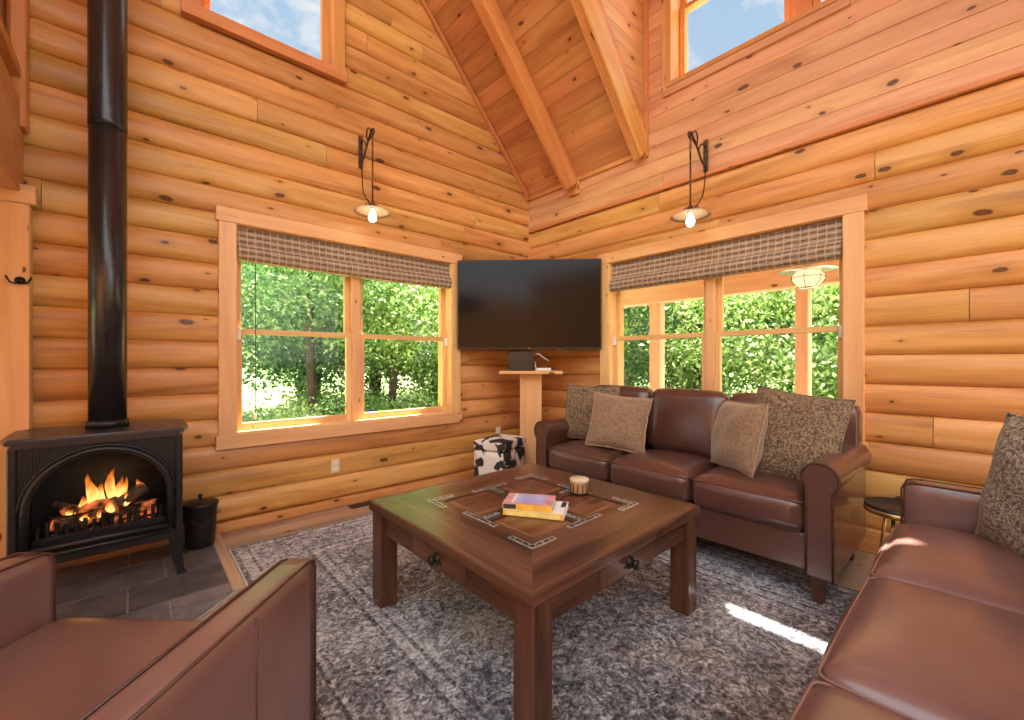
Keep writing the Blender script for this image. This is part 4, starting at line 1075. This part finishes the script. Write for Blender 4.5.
# ------------------------------------------------------------------ television and shelf in the corner
tvc = (2.945+.02, 3.335-.17)
ax = PI/4
fw = Vector((.0403*.7462+.6657, -.0403*.6657+.7462, 0))
t = thing('television', 'large flat black television hung across the corner', 'television', (XR-.584, YL-.600, 1.828), -ax)
tw, thh = .735, .46
m = MB(); m.box((-tw, .0, -thh), (tw, .035, thh), r=.006); m.box((-tw*.7, .035, -thh*.7), (tw*.7, .07, thh*.5), r=.01); m.build('casing', M['blackplastic'], t)
m = MB(); m.box((-tw+.012, -.0025, -thh+.02), (tw-.012, .001, thh-.012), r=.001); m.build('screen', M['tvscreen'], t)
m = MB(); m.lathe([(0, 0), (.006, 0), (.006, .003), (0, .003)], 12, X=T(0, -.001, -thh+.01)@R(PI/2, 'X')); m.build('badge', M['steel'], t)
m = MB(); m.box((-.2, .07, -.2), (.2, .09, .2), r=.004); m.tube([(0, .09, 0), (0, .62, 0)], .03, 10); m.build('wall_mount', M['darkmetal'], t)
t = thing('corner_shelf', 'pine shelf on a single flat post under the television', 'shelf', (XR-.448, YL-.492, 0), -ax)
m = MB(); m.box((-.115, -.02, 0), (.115, .025, 1.115), r=.003, grain=2); m.build('post', M['trim'], t)
m = MB(); m.box((-.325, -.16, 1.115), (.325, .16, 1.148), r=.004); m.build('shelf_board', M['trim'], t)
t = thing('media_box', 'black box standing on the shelf below the television', 'media player', (XR-.53-.035, YL-.53+.03, 1.148), -ax)
m = MB(); m.box((-.15, -.06, 0), (.10, .06, .205), r=.008); m.build('casing', M['blackplastic'], t)
m = MB(); m.tube([(.10, -.03, .17), (.16, -.05, .175), (.22, -.05, .13), (.27, -.04, .10)], .006, 6); m.tube([(.12, -.065, .1), (.13, -.07, .04), (.125, -.07, .004)], .004, 6); m.build('cable', M['steel'], t)
t = thing('router_box', 'small white box at the right end of the shelf under the television', 'router', (XR-.53+.11, YL-.53-.11, 1.148), -ax)
m = MB(); m.box((-.075, -.05, 0), (.085, .05, .03), r=.006); m.build('casing', M['whiteplastic'], t)

# cowhide box
t = thing('cowhide_box', 'black and white cowhide covered box in the corner by the sofa', 'ottoman', (2.668, 3.163, .0122), D(18))
m = MB(); m.rbox((.45, .32, .39), .016, 6, X=T(0, 0, .198)); m.build('body', M['cow'], t)
m = MB(); m.rbox((.46, .33, .09), .02, 8, X=T(0, 0, .44), puff=(0, 0, .006)); m.build('lid', M['cow'], t)

# ------------------------------------------------------------------ wall lamps
def wall_lamp(label, base, rz, reach, plate_len, arm_up, drop):
    """local: wall plane at y=0, lamp reaches out along -y"""
    t = thing('wall_lamp', label, 'wall lamp', base, rz)
    m = MB(); m.box((-.019, -.016, -plate_len/2), (.019, .0, plate_len/2), r=.003)
    for z in (-plate_len*.4, plate_len*.4): m.lathe([(.006, 0), (.005, .004), (0, .005)], 10, X=T(0, -.012, z)@R(PI/2, 'X'))
    m.build('wall_plate', M['bronze'], t)
    h = plate_len/2
    main = [(0, -.01, -h*.7), (0, -reach*.28, -h*.55), (0, -reach*.5, -h*.05), (0, -reach*.72, h*.42), (0, -reach*.95, h*.72), (0, -reach*1.12, h*.68), (0, -reach*1.12, h*.42), (0, -reach*.98, h*.36)]
    def smooth(pts, k=3):
        for _ in range(k):
            q = [Vector(pts[0])]
            for a, b in zip(pts, pts[1:]): a, b = Vector(a), Vector(b); q += [a.lerp(b, .25), a.lerp(b, .75)]
            q.append(Vector(pts[-1])); pts = q
        return pts
    m = MB(); m.tube(smooth(main), .0085, 8)
    m.tube(smooth([(0, -.01, h*.55), (0, -reach*.25, h*.62), (0, -reach*.45, h*.3), (0, -reach*.5, -h*.05)]), .007, 8)
    for sx in (-1, 1): m.tube(smooth([(0, -reach*.62, h*.2), (sx*.02, -reach*.7, h*.5), (sx*.03, -reach*.85, h*.75), (sx*.012, -reach*.8, h*.95), (-sx*.004, -reach*.9, h*.68)]), .006, 6)
    m.build('scroll_arm', M['bronze'], t)
    y = -reach; zt = h*.62; zb = h*.85-drop
    m = MB(); k = 0; z = zt-.0
    n = int(drop*.25/.024)
    for k in range(n):
        z = zt-.012-k*.021
        pts = [(.0075*math.cos(a)*(1 if k % 2 else 0), y+.0075*math.cos(a)*(0 if k % 2 else 1), z+.014*math.sin(a)) for a in [2*PI*i/10 for i in range(10)]]
        m.tube(pts, .0032, 5, closed=True)
    m.build('chain', M['bronze'], t)
    m = MB(); m.tube([(0, y, zt-.012-n*.021), (0, y, zb+.03)], .0075, 8); m.build('rod', M['bronze'], t)
    m = MB(); m.tube(smooth([(0, -.012, -h*.75), (.004, -.03, -h*1.2), (.0, -.05, zb+.18), (.01, y*.5-.02, zb+.09), (.0, y+.06, zb+.02), (0, y+.035, zb+.0)]), .005, 6); m.build('cord', M['darkmetal'], t)
    X = T(0, y, zb)
    m = MB(); m.lathe([(.0, .036), (.012, .036), (.024, .026), (.026, -.008), (.02, -.02)], 20, X=X, cap=False); m.lathe([(.026, .012), (.033, .01), (.033, .004), (.026, .002)], 20, X=X, cap=False)
    for sx in (-1, 1): m.tube([(sx*.02, y, zb+.03), (sx*.045, y, zb+.028), (sx*.062, y, zb+.008), (sx*.06, y, zb-.012)], .004, 6)
    m.build('socket', M['bronze'], t)
    m = MB(); m.lathe([(.02, -.008), (.06, -.012), (.12, -.028), (.148, -.046), (.149, -.049), (.12, -.032), (.06, -.016), (.02, -.012)], 40, X=X, cap=False); m.build('lamp_shade', M['shade_in'], t)
    m = MB(); m.lathe([(.014, -.018), (.015, -.035), (.024, -.055), (.033, -.082), (.0335, -.095), (.028, -.115), (.015, -.127), (0, -.13)], 20, X=X); m.build('bulb', M['bulb'], t)
    return t
wall_lamp('scrolled bronze wall lamp with a lit bulb on the gable logs', (1.493, YL-.0, 3.105), 0, .26, .285, 0, .675)
wall_lamp('scrolled bronze wall lamp with a lit bulb above the sofa window', (XR-.012, 1.555, 2.965), -PI/2, .285, .27, 0, .635)

# ------------------------------------------------------------------ porch and garden
def post(label, x, y0, y1, z0=-.7, z1=2.2):
    m = MB(); m.box((x, y0, z0), (x+.16, y1, z1), r=.01, grain=2); o = m.build('porch_post', M['porchwood']); tag(o, label, 'post')
post('left porch post seen through the far pane of the sofa window', 6.0, 3.32, 3.50); post('porch post behind the lantern in the near pane of the sofa window', 6.0, 1.405, 1.545)
m = MB(); m.box((5.98, -3, 2.15), (6.18, 5.4, 2.46), r=.01, grain=1); o = m.build('porch_beam', M['porchwood']); tag(o, 'long pine beam across the porch posts', 'beam')
for k in range(8):
    y = -2.2+k*.95
    m = MB(); X = T(3.85, y, 2.72)@R(math.atan2(.26, 2.3), 'Y'); m.box((0, -.03, 0), (2.6, .03, .14), r=.004, grain=0, X=X)
    o = m.build('porch_joist', M['porchwood']); tag(o, 'pine porch joist under the porch ceiling boards', 'joist', 'joists under the porch ceiling')
m = MB(); X = T(3.80, 0, 2.87)@R(math.atan2(.26, 2.3), 'Y'); m.box((0, -3, 0), (2.6, 5.4, .05), grain=1, X=X); o = structure(m.build('ceiling_porch', M['porchwood'])); tag(o, 'pine boarded porch ceiling', 'ceiling')
m = MB(); m.box((3.82, -3, -.1), (6.3, 5.4, -.03), grain=1); o = structure(m.build('floor_porch', M['porchwood'])); tag(o, 'porch deck', 'floor')
t = thing('porch_lantern', 'lit glass jar lantern hanging under the porch roof', 'lantern', (5.0, 1.174, 1.98))
m = MB(); m.lathe([(.07, .0), (.105, .03), (.135, .08), (.135, .12), (.10, .16)], 24); m.build('glass_jar', M['lanternglow'], t)
m = MB(); m.lathe([(.0, .235), (.05, .23), (.09, .20), (.24, .175), (.242, .17), (.09, .165), (.0, .165)], 32); m.lathe([(.075, -.012), (.085, 0), (.07, .012)], 24); m.build('lamp_shade', M['steel'], t)
m = MB()
for k in range(6):
    a = k*PI/3; m.tube([(.09*math.cos(a), .09*math.sin(a), .165), (.142*math.cos(a), .142*math.sin(a), .11), (.14*math.cos(a), .14*math.sin(a), .07), (.08*math.cos(a), .08*math.sin(a), .0)], .004, 5)
m.tube([(.142*math.cos(a), .142*math.sin(a), .1) for a in [2*PI*i/20 for i in range(20)]], .004, 5, closed=True); m.build('guard', M['bronze'], t)
m = MB(); m.tube([(0, 0, .23), (0, 0, .60)], .008, 8); m.build('rod', M['darkmetal'], t)

m = MB()
def gfn(a, b):
    x, y = -14+52*a, -14+52*b
    d = math.hypot(max(0, x-4), max(0, y-4))
    return (x, y, -.75+.06*math.sin(x*.9)*math.cos(y*.7)+max(0, d-13)*.16)
m.grid(gfn, 44, 44); o = structure(m.build('ground', M['ground'])); tag(o, 'sunlit forest floor outside the windows', 'ground')

def crown_mesh(name, mat, nb, nl, rx, rz, leaf):
    rng = np.random.default_rng(abs(hash(name)) % 1000 if False else sum(map(ord, name)))
    c = rng.normal(size=(nb, 3)); c /= np.linalg.norm(c, axis=1)[:, None]; c *= (rng.uniform(.25, 1., nb)**.6)[:, None]; c *= np.array([rx, rx, rz])
    pick = rng.integers(0, nb, nl); p = c[pick]+rng.normal(size=(nl, 3))*np.array([.36, .36, .22])*(rx/1.6)
    d = rng.normal(size=(nl, 3)); d /= np.linalg.norm(d, axis=1)[:, None]; d[:, 2] -= .25
    u = rng.normal(size=(nl, 3)); u[:, 2] += 1.2; s_ = np.cross(d, u); s_ /= np.linalg.norm(s_, axis=1)[:, None]
    d /= np.linalg.norm(d, axis=1)[:, None]; up = np.cross(s_, d)
    L_ = (leaf*rng.uniform(.6, 1.3, nl))[:, None]
    a = p; b = p+d*L_*.5+s_*L_*.3+up*L_*.08; e = p+d*L_; f = p+d*L_*.5-s_*L_*.3+up*L_*.08
    v = np.stack([a, b, e, f], 1).reshape(-1, 3)
    me = bpy.data.meshes.new(name); idx = np.arange(nl*4).reshape(-1, 4)
    me.from_pydata(v.tolist(), [], np.concatenate([idx[:, [0, 1, 2]], idx[:, [0, 2, 3]]]).tolist()); me.materials.append(mat); me.update(); return me
CR = [crown_mesh('crown_a', M['leafa'], 64, 19000, 1.9, 2.2, .10), crown_mesh('crown_b', M['leafb'], 64, 19000, 1.9, 2.4, .098), crown_mesh('crown_c', M['leafc'], 60, 17000, 1.8, 2.4, .098)]
BUSH = [crown_mesh('bush_a', M['leafa'], 32, 7500, .95, .7, .068), crown_mesh('bush_b', M['leafb'], 32, 7500, .95, .7, .068)]
m = MB(); m.tube([(0, 0, -1.2), (.04, .02, 1), (-.03, .04, 2.6), (.05, 0, 4.5), (.02, .03, 6.5)], [.11, .09, .075, .055, .02], 9)
m.tube([(-.02, .03, 2.2), (.5, .2, 3.1), (.9, .3, 4)], [.04, .03, .012], 6); m.tube([(.02, .03, 3.), (-.5, -.3, 3.9), (-.8, -.4, 4.8)], [.035, .025, .01], 6)
TRUNK = m.mesh('trunk', M['bark'])
trees = [ # x, y, kind, crown height, scale
 # seen in the gable window
 (2.6, 9.0, 1, 3.3, 1.0), (4.6, 9.4, 0, 3.1, 1.0), (6.4, 9.6, 0, 2.6, 1.05), (3.4, 11.2, 2, 2.4, 1.1), (5.4, 12., 1, 3.0, 1.2), (7.6, 12., 0, 2.6, 1.2), (9.6, 12.2, 1, 3, 1.25),
 (2.0, 13.5, 1, 4.2, 1.3), (4.2, 15.5, 0, 3.4, 1.5), (7.0, 16., 2, 3.4, 1.6), (10.0, 16.5, 0, 3.4, 1.6), (12.8, 16., 1, 4, 1.7),
 # seen in the sofa window
 (8.9, 6.2, 2, 2.0, .9), (9.6, 4.4, 0, 2.4, 1.0), (9.9, 2.4, 0, 2.2, 1.0), (10.0, .6, 1, 2.4, 1.0), (11.8, 7.6, 1, 2.8, 1.2), (12.2, 5.2, 1, 2.6, 1.2), (12.4, 2.6, 0, 2.8, 1.3), (15., 9.5, 1, 3.4, 1.5), (15.5, 6.2, 0, 3.2, 1.5), (15.8, 3.0, 1, 3.4, 1.6), (13., 12.2, 0, 3.2, 1.5)]
names = [('bright_tree', 'bright green leafy tree standing in the sun beyond the window'), ('green_tree', 'mid green leafy tree in the woods beyond the window'), ('dark_tree', 'dark green tree in the woods beyond the window')]  # leaf colour sets the tone of each kind
for i, (x, y, k, ch, sc) in enumerate(trees):
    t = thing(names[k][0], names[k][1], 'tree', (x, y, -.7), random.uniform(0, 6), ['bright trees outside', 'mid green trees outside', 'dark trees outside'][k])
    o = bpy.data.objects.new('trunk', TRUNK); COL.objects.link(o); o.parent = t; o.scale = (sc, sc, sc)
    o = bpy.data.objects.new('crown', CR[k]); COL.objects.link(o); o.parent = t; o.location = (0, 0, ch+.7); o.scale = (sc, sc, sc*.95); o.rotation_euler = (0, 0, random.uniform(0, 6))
bl = [(2.2, 7.8, 0), (3.6, 8.4, 1), (5.0, 8.1, 0), (6.2, 8.6, 0), (4.5, 10.4, 0), (6.8, 10.6, 1), (3.0, 10.2, 1), (8.4, 10.6, 0), (8.0, 4.6, 0), (8.2, 3.2, 1), (8.0, 1.8, 0), (8.6, 5.8, 1), (10.8, 3.6, 0), (10.9, 6.0, 0), (11.0, 1.6, 1)]
for i, (x, y, k) in enumerate(bl):
    o = bpy.data.objects.new('woodland_bush', BUSH[k]); COL.objects.link(o); o.location = (x, y, -.25); o.rotation_euler = (0, 0, random.uniform(0, 6)); s_ = random.uniform(.9, 1.25); o.scale = (s_, s_, s_)
    tag(o, ['bright green bush on the forest floor outside', 'mid green bush on the forest floor outside'][k], 'bush', ['bright bushes outside', 'mid green bushes outside'][k])

# ------------------------------------------------------------------ light
w = bpy.data.worlds.new('sky'); SC.world = w; w.use_nodes = True; nt = w.node_tree; nt.nodes.clear()
out = nt.nodes.new('ShaderNodeOutputWorld'); bg = nt.nodes.new('ShaderNodeBackground'); L(nt, bg.outputs[0], out.inputs[0])
tc = N(nt, 'ShaderNodeTexCoord').outputs['Generated']; sp = N(nt, 'ShaderNodeSeparateXYZ'); L(nt, tc, sp.inputs[0])
sky = ramp(nt, sp.outputs[2], [(0, (.88, .96, 1.05)), (.35, (.66, .85, 1.05)), (.7, (.5, .72, 1.0))]).outputs[0]
n = N(nt, 'ShaderNodeTexNoise', Scale=8.5, Detail=8.0, Roughness=.52); L(nt, mapping(nt, tc, (1, 1, 1.6), (.3, .1, .2)), n.inputs['Vector'])
cl = ramp(nt, n.outputs[0], [(.48, (0,)*3), (.62, (1,)*3)]).outputs[0]
sky = mixc(nt, cl, sky, (1.15, 1.15, 1.16))
# added sky glow behind the camera, put in to light the room
dv = N(nt, 'ShaderNodeVectorMath', operation='DOT_PRODUCT'); L(nt, tc, dv.inputs[0]); dv.inputs[1].default_value = (-.28, -.86, .42)
fill_mask = ramp(nt, dv.outputs['Value'], [(.15, (0,)*3), (.75, (1,)*3)]).outputs[0]
ROOM_FILL = 3.0
bn = mixc(nt, fill_mask, (0, 0, 0), (ROOM_FILL, ROOM_FILL*.97, ROOM_FILL*.95))
zen = ramp(nt, sp.outputs[2], [(.62, (0,)*3), (.95, (2.,)*3)]).outputs[0]      # overhead glow added to brighten the dormer and the foliage
tot = mixc(nt, 1.0, mixc(nt, 1.0, sky, bn, 'ADD'), zen, 'ADD')
gnd = ramp(nt, sp.outputs[2], [(.495, (0,)*3), (.505, (1,)*3)])
gz = math_(nt, 'ADD', math_(nt, 'MULTIPLY', sp.outputs[2], .5), .5); L(nt, gz, gnd.inputs[0])
tot = mixc(nt, gnd.outputs[0], (.22, .25, .16), tot)
L(nt, tot, bg.inputs[0]); bg.inputs[1].default_value = 1.08
sl = bpy.data.lights.new('sun', 'SUN'); sl.energy = 46.; sl.angle = D(.6); sl.color = (1, .94, .84)
so = bpy.data.objects.new('sun', sl); COL.objects.link(so)
sd_ = Vector((-.328, -.20, -1.)); so.rotation_euler = sd_.to_track_quat('-Z', 'Y').to_euler()

# ------------------------------------------------------------------ camera
cam = bpy.data.cameras.new('camera'); co = bpy.data.objects.new('camera', cam); COL.objects.link(co); SC.camera = co
cam.sensor_width = 36; cam.lens = 422/1024*36; cam.shift_y = 1/1024; cam.clip_start = .02; cam.clip_end = 200
co.location = (0, 0, 1.25); co.rotation_euler = (PI/2, 0, -(PI/2-math.atan2(473, 422)))
vs = SC.view_settings; SC.display_settings.display_device = 'sRGB'
vs.view_transform = 'Standard'; vs.look = 'None'; vs.gamma = 1; vs.use_curve_mapping = False; vs.exposure = -.34
